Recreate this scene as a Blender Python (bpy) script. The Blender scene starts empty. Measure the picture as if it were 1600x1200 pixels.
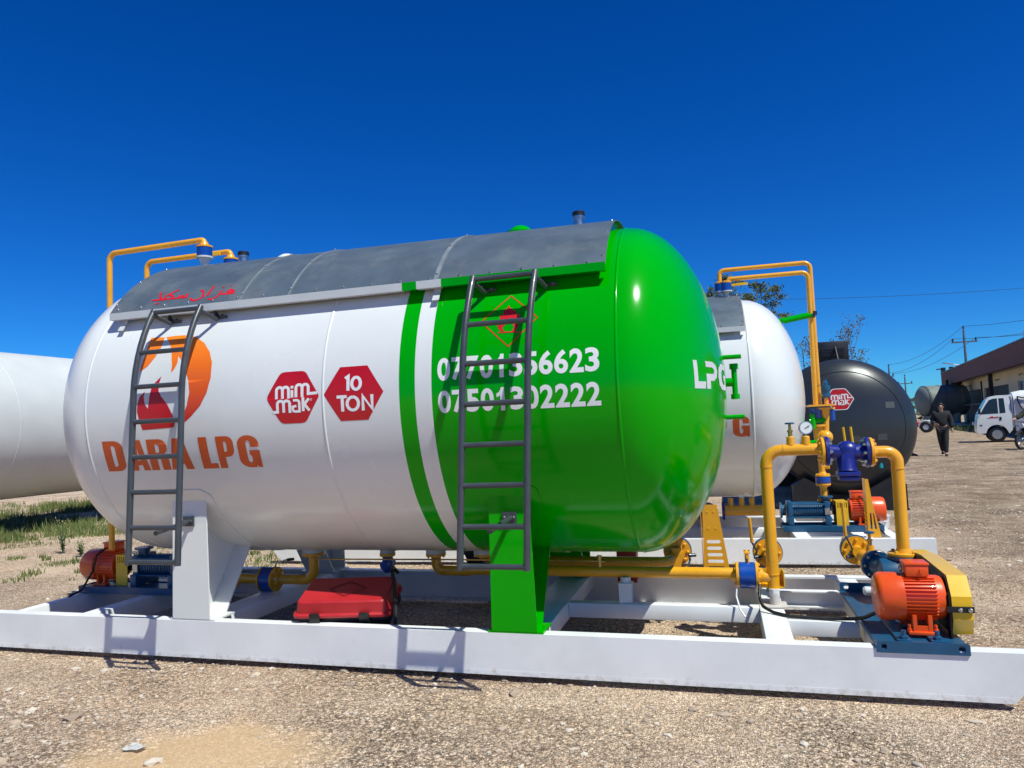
import bpy, bmesh, math, random
from mathutils import Vector, Matrix, noise
from mathutils.geometry import tessellate_polygon
PI = math.pi
R = math.radians
scene = bpy.context.scene
col = scene.collection

# ------------------------------------------------------------------ camera, sky, sun, exposure
GZ = -0.04                                   # ground level
cam_d = bpy.data.cameras.new("camera")
cam = bpy.data.objects.new("camera", cam_d)
col.objects.link(cam)
scene.camera = cam
_roll, _pitch, _yaw = -0.0426, 0.06182, 0.28187
_w = Vector((-math.sin(_yaw)*math.cos(_pitch), math.cos(_yaw)*math.cos(_pitch), math.sin(_pitch)))
_r = Vector((math.cos(_yaw), math.sin(_yaw), 0.0))
_u = _r.cross(_w)
_r2 = _r*math.cos(_roll) + _u*math.sin(_roll)
_u2 = -_r*math.sin(_roll) + _u*math.cos(_roll)
m = Matrix((( _r2.x, _u2.x, -_w.x, 0), (_r2.y, _u2.y, -_w.y, 0), (_r2.z, _u2.z, -_w.z, 1.5), (0, 0, 0, 1)))
cam.matrix_world = m
cam_d.sensor_width = 36.0
cam_d.lens = 36.0*1124.0/1600.0
cam_d.clip_end = 3000.0
cam_d.clip_start = 0.05

SUN_DIR = Vector((0.40, -0.262, 0.75)).normalized()      # towards the sun
world = bpy.data.worlds.new("World")
scene.world = world
world.use_nodes = True
wn = world.node_tree
for n in list(wn.nodes): wn.nodes.remove(n)
w_out = wn.nodes.new("ShaderNodeOutputWorld")
w_bg = wn.nodes.new("ShaderNodeBackground")
w_sky = wn.nodes.new("ShaderNodeTexSky")
w_sky.sky_type = 'NISHITA'
w_sky.sun_disc = False
w_sky.sun_elevation = math.asin(SUN_DIR.z)
w_sky.sun_rotation = math.atan2(SUN_DIR.x, SUN_DIR.y)
w_sky.altitude = 2000.0
w_sky.air_density = 1.0
w_sky.dust_density = 0.0
w_sky.ozone_density = 1.0
w_hs = wn.nodes.new("ShaderNodeHueSaturation")
w_hs.inputs["Saturation"].default_value = 1.46
w_hs.inputs["Value"].default_value = 1.0
w_tint = wn.nodes.new("ShaderNodeMix"); w_tint.data_type = 'RGBA'; w_tint.blend_type = 'MULTIPLY'
w_tint.inputs["Factor"].default_value = 1.0
w_tint.inputs["B"].default_value = (0.42, 1.52, 2.66, 1.0)      # deep clear spring-noon blue
wn.links.new(w_sky.outputs[0], w_hs.inputs["Color"])
wn.links.new(w_hs.outputs[0], w_tint.inputs["A"])
wn.links.new(w_tint.outputs["Result"], w_bg.inputs["Color"])
w_bg.inputs["Strength"].default_value = 0.042
wn.links.new(w_bg.outputs[0], w_out.inputs["Surface"])

sun_d = bpy.data.lights.new("sun", 'SUN')
sun_d.energy = 5.0
sun_d.angle = R(0.53)
sun_d.color = (0.97, 1.0, 0.90)
sun = bpy.data.objects.new("sun", sun_d)
col.objects.link(sun)
sun.location = (6, -4, 12)
sun.rotation_euler = SUN_DIR.to_track_quat('Z', 'Y').to_euler()

scene.view_settings.view_transform = 'Standard'
scene.view_settings.look = 'None'
scene.view_settings.exposure = 0.12
scene.view_settings.gamma = 1.0
scene.view_settings.use_curve_mapping = False

# ------------------------------------------------------------------ materials
def new_mat(name):
    mt = bpy.data.materials.new(name)
    mt.use_nodes = True
    nt = mt.node_tree
    b = nt.nodes["Principled BSDF"]
    return mt, nt, b

def paint(name, c, rough=0.3, metal=0.0, coat=0.0, var=0.06, scale=6.0, bump=0.0, bscale=60.0, dirt=0.0, spec=0.5):
    """painted surface: slight colour and gloss variation, optional orange-peel bump and dust"""
    mt, nt, b = new_mat(name)
    tc = nt.nodes.new("ShaderNodeTexCoord")
    nz = nt.nodes.new("ShaderNodeTexNoise")
    nz.inputs["Scale"].default_value = scale
    nz.inputs["Detail"].default_value = 5.0
    nt.links.new(tc.outputs["Object"], nz.inputs["Vector"])
    rm = nt.nodes.new("ShaderNodeMapRange")
    rm.inputs[1].default_value = 0.3; rm.inputs[2].default_value = 0.7
    rm.inputs[3].default_value = 1.0-var; rm.inputs[4].default_value = 1.0+var*0.5
    nt.links.new(nz.outputs["Fac"], rm.inputs[0])
    mx = nt.nodes.new("ShaderNodeMix"); mx.data_type = 'RGBA'; mx.blend_type = 'MULTIPLY'
    mx.inputs["Factor"].default_value = 1.0
    mx.inputs["A"].default_value = (*c, 1)
    nt.links.new(rm.outputs[0], mx.inputs["B"])
    outc = mx.outputs["Result"]
    if dirt > 0:
        n2 = nt.nodes.new("ShaderNodeTexNoise"); n2.inputs["Scale"].default_value = 2.3; n2.inputs["Detail"].default_value = 9.0
        n2.inputs["Roughness"].default_value = 0.7
        nt.links.new(tc.outputs["Object"], n2.inputs["Vector"])
        r2 = nt.nodes.new("ShaderNodeMapRange"); r2.inputs[1].default_value = 0.5; r2.inputs[2].default_value = 0.75
        r2.inputs[4].default_value = dirt
        nt.links.new(n2.outputs["Fac"], r2.inputs[0])
        m2 = nt.nodes.new("ShaderNodeMix"); m2.data_type = 'RGBA'
        nt.links.new(r2.outputs[0], m2.inputs["Factor"])
        nt.links.new(outc, m2.inputs["A"]); m2.inputs["B"].default_value = (0.42, 0.36, 0.28, 1)
        outc = m2.outputs["Result"]
    nt.links.new(outc, b.inputs["Base Color"])
    r3 = nt.nodes.new("ShaderNodeMapRange")
    r3.inputs[1].default_value = 0.3; r3.inputs[2].default_value = 0.7
    r3.inputs[3].default_value = rough*0.85; r3.inputs[4].default_value = min(1, rough*1.2)
    nt.links.new(nz.outputs["Fac"], r3.inputs[0])
    nt.links.new(r3.outputs[0], b.inputs["Roughness"])
    b.inputs["Metallic"].default_value = metal
    b.inputs["Coat Weight"].default_value = coat
    b.inputs["Coat Roughness"].default_value = 0.06
    b.inputs["Specular IOR Level"].default_value = spec
    if bump > 0:
        n3 = nt.nodes.new("ShaderNodeTexNoise"); n3.inputs["Scale"].default_value = bscale; n3.inputs["Detail"].default_value = 3.0
        nt.links.new(tc.outputs["Object"], n3.inputs["Vector"])
        bp = nt.nodes.new("ShaderNodeBump"); bp.inputs["Strength"].default_value = bump; bp.inputs["Distance"].default_value = 0.01
        nt.links.new(n3.outputs["Fac"], bp.inputs["Height"])
        nt.links.new(bp.outputs[0], b.inputs["Normal"])
    return mt

M = {}
M['white'] = paint('white_gloss_paint', (0.70, 0.71, 0.70), 0.24, coat=0.2, var=0.05, scale=1.2, bump=0.10, bscale=3.5, dirt=0.05)
M['green'] = paint('green_gloss_paint', (0.0, 0.335, 0.0), 0.15, coat=0.0, var=0.06, scale=1.3, bump=0.05, bscale=4, spec=0.22)
def frame_paint():
    mt = paint('white_frame_paint', (0.78, 0.78, 0.78), 0.42, coat=0.05, var=0.07, scale=3.0, dirt=0.16)
    nt = mt.node_tree; N, L = nt.nodes, nt.links; b = N["Principled BSDF"]
    src = b.inputs["Base Color"].links[0].from_socket
    tc = N.new("ShaderNodeTexCoord"); sp = N.new("ShaderNodeSeparateXYZ"); L.new(tc.outputs["Object"], sp.inputs[0])
    nz = N.new("ShaderNodeTexNoise"); nz.inputs["Scale"].default_value = 22; nz.inputs["Detail"].default_value = 8; nz.inputs["Roughness"].default_value = .75; L.new(tc.outputs["Object"], nz.inputs["Vector"])
    ma = N.new("ShaderNodeMath"); ma.operation = 'MULTIPLY_ADD'; L.new(sp.outputs["Z"], ma.inputs[0]); ma.inputs[1].default_value = -2.6; L.new(nz.outputs["Fac"], ma.inputs[2])
    mr = N.new("ShaderNodeMapRange"); mr.inputs[1].default_value = .46; mr.inputs[2].default_value = .60; mr.inputs[4].default_value = .55; L.new(ma.outputs[0], mr.inputs[0])
    mx = N.new("ShaderNodeMix"); mx.data_type = 'RGBA'; L.new(mr.outputs[0], mx.inputs["Factor"]); L.new(src, mx.inputs["A"]); mx.inputs["B"].default_value = (.40, .32, .24, 1)
    n2 = N.new("ShaderNodeTexNoise"); n2.inputs["Scale"].default_value = 9; n2.inputs["Detail"].default_value = 10; n2.inputs["Roughness"].default_value = .8; L.new(tc.outputs["Object"], n2.inputs["Vector"])
    m2 = N.new("ShaderNodeMapRange"); m2.inputs[1].default_value = .70; m2.inputs[2].default_value = .74; m2.inputs[4].default_value = .8; L.new(n2.outputs["Fac"], m2.inputs[0])
    mz = N.new("ShaderNodeMix"); mz.data_type = 'RGBA'; L.new(m2.outputs[0], mz.inputs["Factor"]); L.new(mx.outputs["Result"], mz.inputs["A"]); mz.inputs["B"].default_value = (.16, .085, .05, 1)
    L.new(mz.outputs["Result"], b.inputs["Base Color"])
    return mt
M['frame'] = frame_paint()
M['frame_plain'] = paint('white_frame_paint', (0.78, 0.78, 0.78), 0.42, coat=0.05, var=0.07, scale=3.0, dirt=0.22)
M['yellow'] = paint('yellow_paint', (0.80, 0.36, 0.012), 0.30, coat=0.4, var=0.08, scale=8)
M['orange'] = paint('orange_motor_paint', (0.78, 0.080, 0.004), 0.35, coat=0.25, var=0.10, scale=9)
M['blue'] = paint('blue_valve_paint', (0.004, 0.06, 0.34), 0.30, coat=0.3, var=0.12, scale=9)
M['navy'] = paint('navy_cast_paint', (0.008, 0.016, 0.20), 0.36, coat=0.2, var=0.15, scale=14, bump=0.1, bscale=90)
M['petrol'] = paint('petrol_blue_paint', (0.008, 0.075, 0.165), 0.36, coat=0.15, var=0.12, scale=9)
M['steel'] = paint('zinc_bolt_steel', (0.52, 0.52, 0.50), 0.30, metal=1.0, var=0.15, scale=30)
M['darkgrey'] = paint('dark_grey_ladder_paint', (0.045, 0.052, 0.06), 0.38, coat=0.2, var=0.15, scale=12, bump=0.05, bscale=120)
M['black'] = paint('black_rubber', (0.007, 0.007, 0.008), 0.5, var=0.2, scale=12)
M['gunmetal'] = paint('gunmetal_tank_paint', (0.022, 0.026, 0.030), 0.30, coat=0.0, var=0.08, scale=1.2, bump=0.06, bscale=8)
M['red'] = paint('red_sticker', (0.50, 0.004, 0.010), 0.35, var=0.05, scale=6)
M['redbright'] = paint('bright_red_paint', (0.62, 0.008, 0.015), 0.4, var=0.05)
M['redplastic'] = paint('red_plastic', (0.42, 0.012, 0.018), 0.42, var=0.08, scale=6, bump=0.06, bscale=200)
M['letter_orange'] = paint('orange_red_letter_paint', (0.60, 0.085, 0.012), 0.35, var=0.04)
M['letter_white'] = paint('white_letter_paint', (0.78, 0.78, 0.78), 0.4, var=0.03)
M['galv'] = paint('galvanised_sheet', (0.095, 0.128, 0.160), 0.48, metal=0.2, var=0.18, scale=3.5, dirt=0.26)
M['lipgrey'] = paint('light_grey_trim', (0.55, 0.57, 0.58), 0.45, var=0.06)
M['jointgrey'] = paint('scuffed_joint_grey', (0.20, 0.225, 0.25), 0.5, var=0.2, scale=10)
M['tower'] = paint('matt_white_tower_paint', (0.54, 0.55, 0.54), 0.55, var=0.05, scale=2.0, bump=0.02, bscale=14)
M['glass_dial'] = paint('white_dial', (0.75, 0.75, 0.72), 0.2, coat=0.5, var=0.02)
M['brass'] = paint('brass', (0.55, 0.36, 0.12), 0.35, metal=1.0, var=0.1, scale=30)
M['darkred'] = paint('dark_red_box_paint', (0.30, 0.01, 0.015), 0.45, var=0.08)
M['rustbrown'] = paint('dusty_brown_wheel_paint', (0.16, 0.062, 0.022), 0.6, var=0.25, scale=9)
M['yellowguard'] = paint('golden_guard_paint', (0.80, 0.46, 0.008), 0.33, coat=0.3, var=0.06)
M['paper'] = paint('white_paper', (0.8, 0.8, 0.78), 0.8, var=0.05)
M['concrete'] = paint('concrete', (0.42, 0.40, 0.37), 0.85, var=0.15, scale=2)
M['flame'] = None

def gradient_mat(name, z0, c0, z1, c1):
    mt, nt, b = new_mat(name)
    tc = nt.nodes.new("ShaderNodeTexCoord"); sp = nt.nodes.new("ShaderNodeSeparateXYZ")
    nt.links.new(tc.outputs["Object"], sp.inputs[0])
    rg = nt.nodes.new("ShaderNodeMapRange"); rg.inputs[1].default_value = z0; rg.inputs[2].default_value = z1
    nt.links.new(sp.outputs["Z"], rg.inputs[0])
    mx = nt.nodes.new("ShaderNodeMix"); mx.data_type = 'RGBA'
    mx.inputs["A"].default_value = (*c0, 1); mx.inputs["B"].default_value = (*c1, 1)
    nt.links.new(rg.outputs[0], mx.inputs["Factor"]); nt.links.new(mx.outputs["Result"], b.inputs["Base Color"])
    b.inputs["Roughness"].default_value = 0.35
    return mt

def brick_mat(name, c1, c2, scale):
    mt, nt, b = new_mat(name)
    tc = nt.nodes.new("ShaderNodeTexCoord"); mp = nt.nodes.new("ShaderNodeMapping")
    mp.inputs["Rotation"].default_value = (R(90), 0, 0)
    bk = nt.nodes.new("ShaderNodeTexBrick")
    bk.inputs["Color1"].default_value = (*c1, 1); bk.inputs["Color2"].default_value = (*c2, 1)
    bk.inputs["Mortar"].default_value = (c1[0]*0.7, c1[1]*0.7, c1[2]*0.7, 1)
    bk.inputs["Scale"].default_value = scale; bk.inputs["Mortar Size"].default_value = 0.03
    nt.links.new(tc.outputs["Object"], mp.inputs[0]); nt.links.new(mp.outputs[0], bk.inputs["Vector"])
    nt.links.new(bk.outputs["Color"], b.inputs["Base Color"]); b.inputs["Roughness"].default_value = 0.8
    return mt

# ------------------------------------------------------------------ mesh helpers
XF = Matrix.Identity(4)        # placement of the assembly being built (identity for the front skid)

class MB:
    def __init__(self): self.bm = bmesh.new(); self.mi = 0
    def _face(self, vs):
        try:
            f = self.bm.faces.new(vs); f.material_index = self.mi; return f
        except ValueError: return None
    def box(self, c, s, rot=None, bev=0.0):
        g = bmesh.ops.create_cube(self.bm, size=1.0)
        vs = g['verts']
        mt = Matrix.Translation(Vector(c)) @ (rot.to_4x4() if rot is not None else Matrix.Identity(4)) @ Matrix.Diagonal((s[0], s[1], s[2], 1))
        fs = set(f for v in vs for f in v.link_faces)
        for v in vs: v.co = mt @ v.co
        for f in fs: f.material_index = self.mi
        if bev > 0:
            es = list(set(e for v in vs for e in v.link_edges))
            r_ = bmesh.ops.bevel(self.bm, geom=es, offset=bev, segments=2, profile=0.5, affect='EDGES')
            for f in r_['faces']: f.material_index = self.mi
        return self
    def bx(self, x0, x1, y0, y1, z0, z1, bev=0.0):
        return self.box(((x0+x1)/2, (y0+y1)/2, (z0+z1)/2), (abs(x1-x0), abs(y1-y0), abs(z1-z0)), None, bev)
    def rings(self, rings, closed=True, cap0=True, cap1=True):
        vv = [[self.bm.verts.new(p) for p in r] for r in rings]
        n = len(rings[0])
        for a, b in zip(vv[:-1], vv[1:]):
            for i in range(n if closed else n-1):
                j = (i+1) % n
                self._face((a[i], a[j], b[j], b[i]))
        if cap0: self._face(list(reversed(vv[0])))
        if cap1: self._face(vv[-1])
        return vv
    def tube(self, pts, r, seg=14, fillet=0.0, caps=True, taper=None):
        pts = [Vector(p) for p in pts]
        if fillet > 0 and len(pts) > 2:
            q = [pts[0]]
            for i in range(1, len(pts)-1):
                p = pts[i]; a = pts[i-1]-p; b = pts[i+1]-p
                la, lb = a.length, b.length
                a.normalize(); b.normalize()
                ang = a.angle(b)
                if ang > PI-0.02: q.append(p); continue
                t = min(fillet/math.tan(ang/2), la*0.49, lb*0.49)
                rad = t*math.tan(ang/2)
                cen = p + (a+b).normalized()*(rad/math.sin(ang/2))
                s0 = p+a*t-cen; s1 = p+b*t-cen
                ax = s0.cross(s1).normalized(); tot = s0.angle(s1)
                k = max(3, int(tot/0.2))
                for j in range(k+1):
                    q.append(cen + Matrix.Rotation(tot*j/k, 3, ax) @ s0)
            q.append(pts[-1]); pts = q
        t0 = (pts[1]-pts[0]).normalized()
        up = Vector((0, 0, 1)) if abs(t0.z) < 0.9 else Vector((1, 0, 0))
        nrm = (up - t0*up.dot(t0)).normalized()
        rings = []
        prev = t0
        for i, p in enumerate(pts):
            if i == 0: t = t0
            elif i == len(pts)-1: t = (pts[i]-pts[i-1]).normalized()
            else: t = ((pts[i+1]-pts[i]).normalized() + (pts[i]-pts[i-1]).normalized()).normalized()
            ax = prev.cross(t)
            if ax.length > 1e-6:
                nrm = Matrix.Rotation(prev.angle(t), 3, ax.normalized()) @ nrm
            prev = t
            bi = t.cross(nrm)
            rr = r if taper is None else r*taper[min(i, len(taper)-1)]
            rings.append([p + (nrm*math.cos(2*PI*k/seg) + bi*math.sin(2*PI*k/seg))*rr for k in range(seg)])
        self.rings(rings, True, caps, caps)
        return self
    def cyl(self, p0, p1, r, r2=None, seg=20):
        p0, p1 = Vector(p0), Vector(p1)
        return self.lathe([(0, r), ((p1-p0).length, r if r2 is None else r2)], p0, p1-p0, seg)
    def lathe(self, prof, o, axis, seg=24, caps=True):
        o = Vector(o); t = Vector(axis).normalized()
        up = Vector((0, 0, 1)) if abs(t.z) < 0.9 else Vector((1, 0, 0))
        n = (up - t*up.dot(t)).normalized(); b = t.cross(n)
        rings = [[o + t*x + (n*math.cos(2*PI*k/seg) + b*math.sin(2*PI*k/seg))*max(rr, 1e-4) for k in range(seg)] for x, rr in prof]
        self.rings(rings, True, caps, caps)
        return self
    def sphere(self, c, r, seg=12, sc=(1, 1, 1)):
        g = bmesh.ops.create_uvsphere(self.bm, u_segments=seg, v_segments=max(6, seg//2+1), radius=1.0)
        for v in g['verts']:
            v.co = Vector((v.co.x*r*sc[0], v.co.y*r*sc[1], v.co.z*r*sc[2])) + Vector(c)
        for f in set(f for v in g['verts'] for f in v.link_faces): f.material_index = self.mi
        return self
    def plate(self, polys, axis, a, b):
        """flat plate cut from 2-D outlines (first = outline, others = holes), between a and b along axis"""
        def p3(u, v, w):
            return {'X': (w, u, v), 'Y': (u, w, v), 'Z': (u, v, w)}[axis]
        tris = tessellate_polygon([[Vector((u, v, 0)) for u, v in pl] for pl in polys])
        flat = [p for pl in polys for p in pl]
        va = [self.bm.verts.new(p3(u, v, a)) for u, v in flat]
        vb = [self.bm.verts.new(p3(u, v, b)) for u, v in flat]
        for t in tris:
            self._face([va[i] for i in t]); self._face([vb[i] for i in reversed(t)])
        k = 0
        for pl in polys:
            n = len(pl)
            for i in range(n):
                j = (i+1) % n
                self._face((va[k+i], va[k+j], vb[k+j], vb[k+i]))
            k += n
        return self
    def bolts(self, c, axis, rad, n, r=0.011, h=0.014, ph=0.0):
        c = Vector(c); t = Vector(axis).normalized()
        up = Vector((0, 0, 1)) if abs(t.z) < 0.9 else Vector((1, 0, 0))
        nn = (up - t*up.dot(t)).normalized(); b = t.cross(nn)
        for k in range(n):
            a = 2*PI*(k+ph)/n
            p = c + (nn*math.cos(a)+b*math.sin(a))*rad
            self.lathe([(0, r), (h*0.7, r), (h, r*0.6)], p, t, 6)
        return self
    def build(self, name, mats, parent=None, base=None, smooth=35.0, recalc=True):
        bm = self.bm
        if recalc: bmesh.ops.recalc_face_normals(bm, faces=bm.faces[:])
        b = Vector(parent['_b']) if parent is not None and '_b' in parent else Vector(base or (0, 0, 0))
        for v in bm.verts: v.co -= b
        if smooth:
            for f in bm.faces: f.smooth = True
            lim = R(smooth)
            for e in bm.edges:
                if len(e.link_faces) == 2:
                    try:
                        if e.calc_face_angle(0) > lim: e.smooth = False
                    except Exception: pass
        me = bpy.data.meshes.new(name)
        bm.to_mesh(me); bm.free()
        for mt in (mats if isinstance(mats, (list, tuple)) else [mats]): me.materials.append(mt)
        o = bpy.data.objects.new(name, me)
        col.objects.link(o)
        if parent is not None:
            o.parent = parent
        else:
            o.matrix_world = XF @ Matrix.Translation(b)
        o['_b'] = tuple(b)
        return o

def thing(name, label, cat, base=(0, 0, 0), group=None):
    o = bpy.data.objects.new(name, None)
    col.objects.link(o)
    o.empty_display_size = 0.2
    o.matrix_world = XF @ Matrix.Translation(Vector(base))
    o['_b'] = tuple(base)
    o['label'] = label; o['category'] = cat
    if group: o['group'] = group
    return o
def tag(o, label=None, cat=None, group=None, kind=None):
    if label: o['label'] = label
    if cat: o['category'] = cat
    if group: o['group'] = group
    if kind: o['kind'] = kind
    return o

# ------------------------------------------------------------------ lettering helpers
def text_mesh(txt, bold=0.0, spacing=1.0):
    """triangulated flat mesh of a line of text, scaled to unit box 0..1 x 0..1"""
    cu = bpy.data.curves.new("txt", 'FONT')
    cu.body = txt; cu.size = 1.0; cu.offset = bold; cu.resolution_u = 4; cu.space_character = spacing
    ob = bpy.data.objects.new("txt", cu); col.objects.link(ob)
    dg = bpy.context.evaluated_depsgraph_get(); dg.update()
    me = bpy.data.meshes.new_from_object(ob.evaluated_get(dg))
    vs = [(v.co.x, v.co.y) for v in me.vertices]; fs = [tuple(p.vertices) for p in me.polygons]
    bpy.data.objects.remove(ob); bpy.data.curves.remove(cu); bpy.data.meshes.remove(me)
    x0 = min(v[0] for v in vs); x1 = max(v[0] for v in vs); y0 = min(v[1] for v in vs); y1 = max(v[1] for v in vs)
    return [((x-x0)/(x1-x0), (y-y0)/(y1-y0)) for x, y in vs], fs
def poly_mesh(polys):
    tris = tessellate_polygon([[Vector((u, v, 0)) for u, v in pl] for pl in polys])
    return [p for pl in polys for p in pl], [tuple(t) for t in tris]
def ribbon(pts, w, cap=0.0):
    """outline polygon of a stroke of width w"""
    pts = [Vector(p) for p in pts]; L = []; Rr = []
    n = len(pts)
    for i, p in enumerate(pts):
        if i == 0: d = (pts[1]-p).normalized(); q = p - d*cap
        elif i == n-1: d = (p-pts[i-1]).normalized(); q = p + d*cap
        else:
            d1 = (p-pts[i-1]).normalized(); d2 = (pts[i+1]-p).normalized(); d = (d1+d2)
            d = d.normalized() if d.length > 1e-6 else d1; q = p
        nn = Vector((-d.y, d.x)); k = 1.0
        if 0 < i < n-1: k = 1/max(0.45, nn.dot(Vector((-d1.y, d1.x))))
        L.append(q+nn*w/2*k); Rr.append(q-nn*w/2*k)
    return [tuple(v) for v in L], [tuple(v) for v in Rr]
def ribbon_mesh(pts, w, cap=0.0):
    L, Rr = ribbon(pts, w, cap)
    n = len(L)
    return L+Rr, [(i, i+1, n+i+1, n+i) for i in range(n-1)]
def arc(cx, cy, rx, ry, a0, a1, n=8):
    return [(cx+rx*math.cos(R(a0+(a1-a0)*i/n)), cy+ry*math.sin(R(a0+(a1-a0)*i/n))) for i in range(n+1)]
def remap(vf, x0, x1, y0, y1):
    return [(x0+(x1-x0)*u, y0+(y1-y0)*v) for u, v in vf[0]], vf[1]
TR, TY, TZ = 1.14, 5.22, 1.743            # tank radius and axis (skid coordinates)
def on_cyl(off, r=TR, yc=TY, zc=TZ):
    def f(u, v):
        a = v/r
        return (u, yc-(r+off)*math.cos(a), zc+(r+off)*math.sin(a))
    return f
def decal(vfs, fmap, name, mat, parent, step=0.02, dstep=0.00012, ustep=None):
    """flat outlines (u,v) laid on a curved surface; each successive outline sits slightly prouder"""
    out = MB(); nrm = []
    for k, vf in enumerate(vfs):
        bm = bmesh.new()
        vs = [bm.verts.new((u, v, 0)) for u, v in vf[0]]
        for f in vf[1]:
            try: bm.faces.new([vs[i] for i in f])
            except ValueError: pass
        ys = [v.co.y for v in bm.verts]; y = math.floor(min(ys)/step)*step+step
        while y < max(ys):
            bmesh.ops.bisect_plane(bm, geom=bm.verts[:]+bm.edges[:]+bm.faces[:], plane_co=(0, y, 0), plane_no=(0, 1, 0)); y += step
        fm = fmap(k*dstep)
        if ustep:
            xs_ = [v.co.x for v in bm.verts]; x = math.floor(min(xs_)/ustep)*ustep+ustep; xm = max(xs_)
            while x < xm:
                bmesh.ops.bisect_plane(bm, geom=bm.verts[:]+bm.edges[:]+bm.faces[:], plane_co=(x, 0, 0), plane_no=(1, 0, 0)); x += ustep
        bmesh.ops.triangulate(bm, faces=bm.faces[:])
        fo = fmap(k*dstep+0.01)
        mp = {}
        for v in bm.verts:
            p = Vector(fm(v.co.x, v.co.y)); mp[v] = out.bm.verts.new(p); nrm.append((Vector(fo(v.co.x, v.co.y))-p).normalized())
        for f in bm.faces:
            out._face([mp[v] for v in f.verts])
        bm.free()
    out.bm.verts.index_update(); out.bm.verts.ensure_lookup_table(); out.bm.normal_update()
    for f in out.bm.faces:
        if f.normal.dot(nrm[f.verts[0].index]) < 0: f.normal_flip()
    o = out.build(name, mat, parent, smooth=180, recalc=False)
    o.data.normals_split_custom_set_from_vertices(nrm)
    return o

# ------------------------------------------------------------------ glyph strokes
def hexagon(rounded=0.0):
    p = [(-1, 0), (-0.46, 0.98), (0.46, 0.98), (1, 0), (0.46, -0.98), (-0.46, -0.98)]
    if rounded <= 0: return p
    out = []
    for i in range(6):
        a, b, c = Vector(p[i-1]), Vector(p[i]), Vector(p[(i+1) % 6])
        k = rounded if i not in (3,) else rounded*0.5
        s0 = b+(a-b).normalized()*k; s1 = b+(c-b).normalized()*k
        for j in range(5):
            t = j/4
            out.append(tuple(s0*(1-t)**2+b*2*t*(1-t)+s1*t*t))
    return out
def m_strokes(x, y0, y1, w, st):
    h = (y1-y0); r = w*0.25
    a = [(x, y0)] + [(x, y1-r)] + arc(x+r, y1-r, r, r, 180, 0)[1:] + [(x+2*r, y0)]
    b = [(x+2*r, y1-r-0.02)] + arc(x+3*r, y1-r, r, r, 180, 0)[1:] + [(x+4*r, y0)]
    return [a, b]
def mim_mak():
    s = 0.105; out = []
    for st in m_strokes(-0.60, -0.02, 0.40, 0.46, s): out.append(ribbon_mesh(st, s, 0.02))
    out.append(ribbon_mesh([(-0.01, -0.01), (-0.01, 0.27)], s)); out.append(ribbon_mesh([(-0.01, 0.33), (-0.01, 0.43)], s))
    ms = m_strokes(0.14, 0.01, 0.46, 0.46, s)
    out.append(ribbon_mesh(ms[0], s, 0.02))
    out.append(ribbon_mesh(ms[1][:-1]+[(0.60, 0.10), (0.93, 0.115)], s))
    ms = m_strokes(-0.57, -0.56, -0.12, 0.47, s)
    out.append(ribbon_mesh([(-0.74, -0.53), (-0.57, -0.53)] + ms[0][1:], s)); out.append(ribbon_mesh(ms[1], s, 0.02))
    out.append(ribbon_mesh([(0.03, -0.12)]+[(0.16, -0.12)]+arc(0.16, -0.22, 0.10, 0.10, 90, 0)[1:]+[(0.26, -0.54), (0.10, -0.54)]+arc(0.10, -0.44, 0.09, 0.10, 270, 180)[1:]+[(0.01, -0.36), (0.15, -0.33)], 0.09))
    out.append(ribbon_mesh([(0.40, -0.54), (0.40, -0.02)], s)); out.append(ribbon_mesh([(0.62, -0.08), (0.45, -0.28), (0.63, -0.53)], 0.10))
    ring = [(0.70+0.035*math.cos(t*0.6), -0.12+0.035*math.sin(t*0.6)) for t in range(11)]
    out.append(ribbon_mesh(ring, 0.014))
    return out
def ten_ton():
    s = 0.105; out = []
    out.append(ribbon_mesh([(-0.27, 0.55), (-0.17, 0.62), (-0.17, 0.10)], s))
    out.append(ribbon_mesh(arc(0.10, 0.35, 0.145, 0.22, 88, -272, 28), s))
    out.append(ribbon_mesh([(-0.56, -0.11), (-0.22, -0.11)], 0.11)); out.append(ribbon_mesh([(-0.37, -0.13), (-0.37, -0.64)], s))
    out.append(ribbon_mesh(arc(-0.02, -0.37, 0.19, 0.235, 88, -272, 28), s))
    out.append(ribbon_mesh([(0.32, -0.64), (0.32, -0.12), (0.62, -0.60), (0.62, -0.08)], s))
    return out
def scale_vf(vfs, cx, cy, sx, sy):
    return [([(cx+u*sx, cy+v*sy) for u, v in vs], fs) for vs, fs in vfs]
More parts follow.
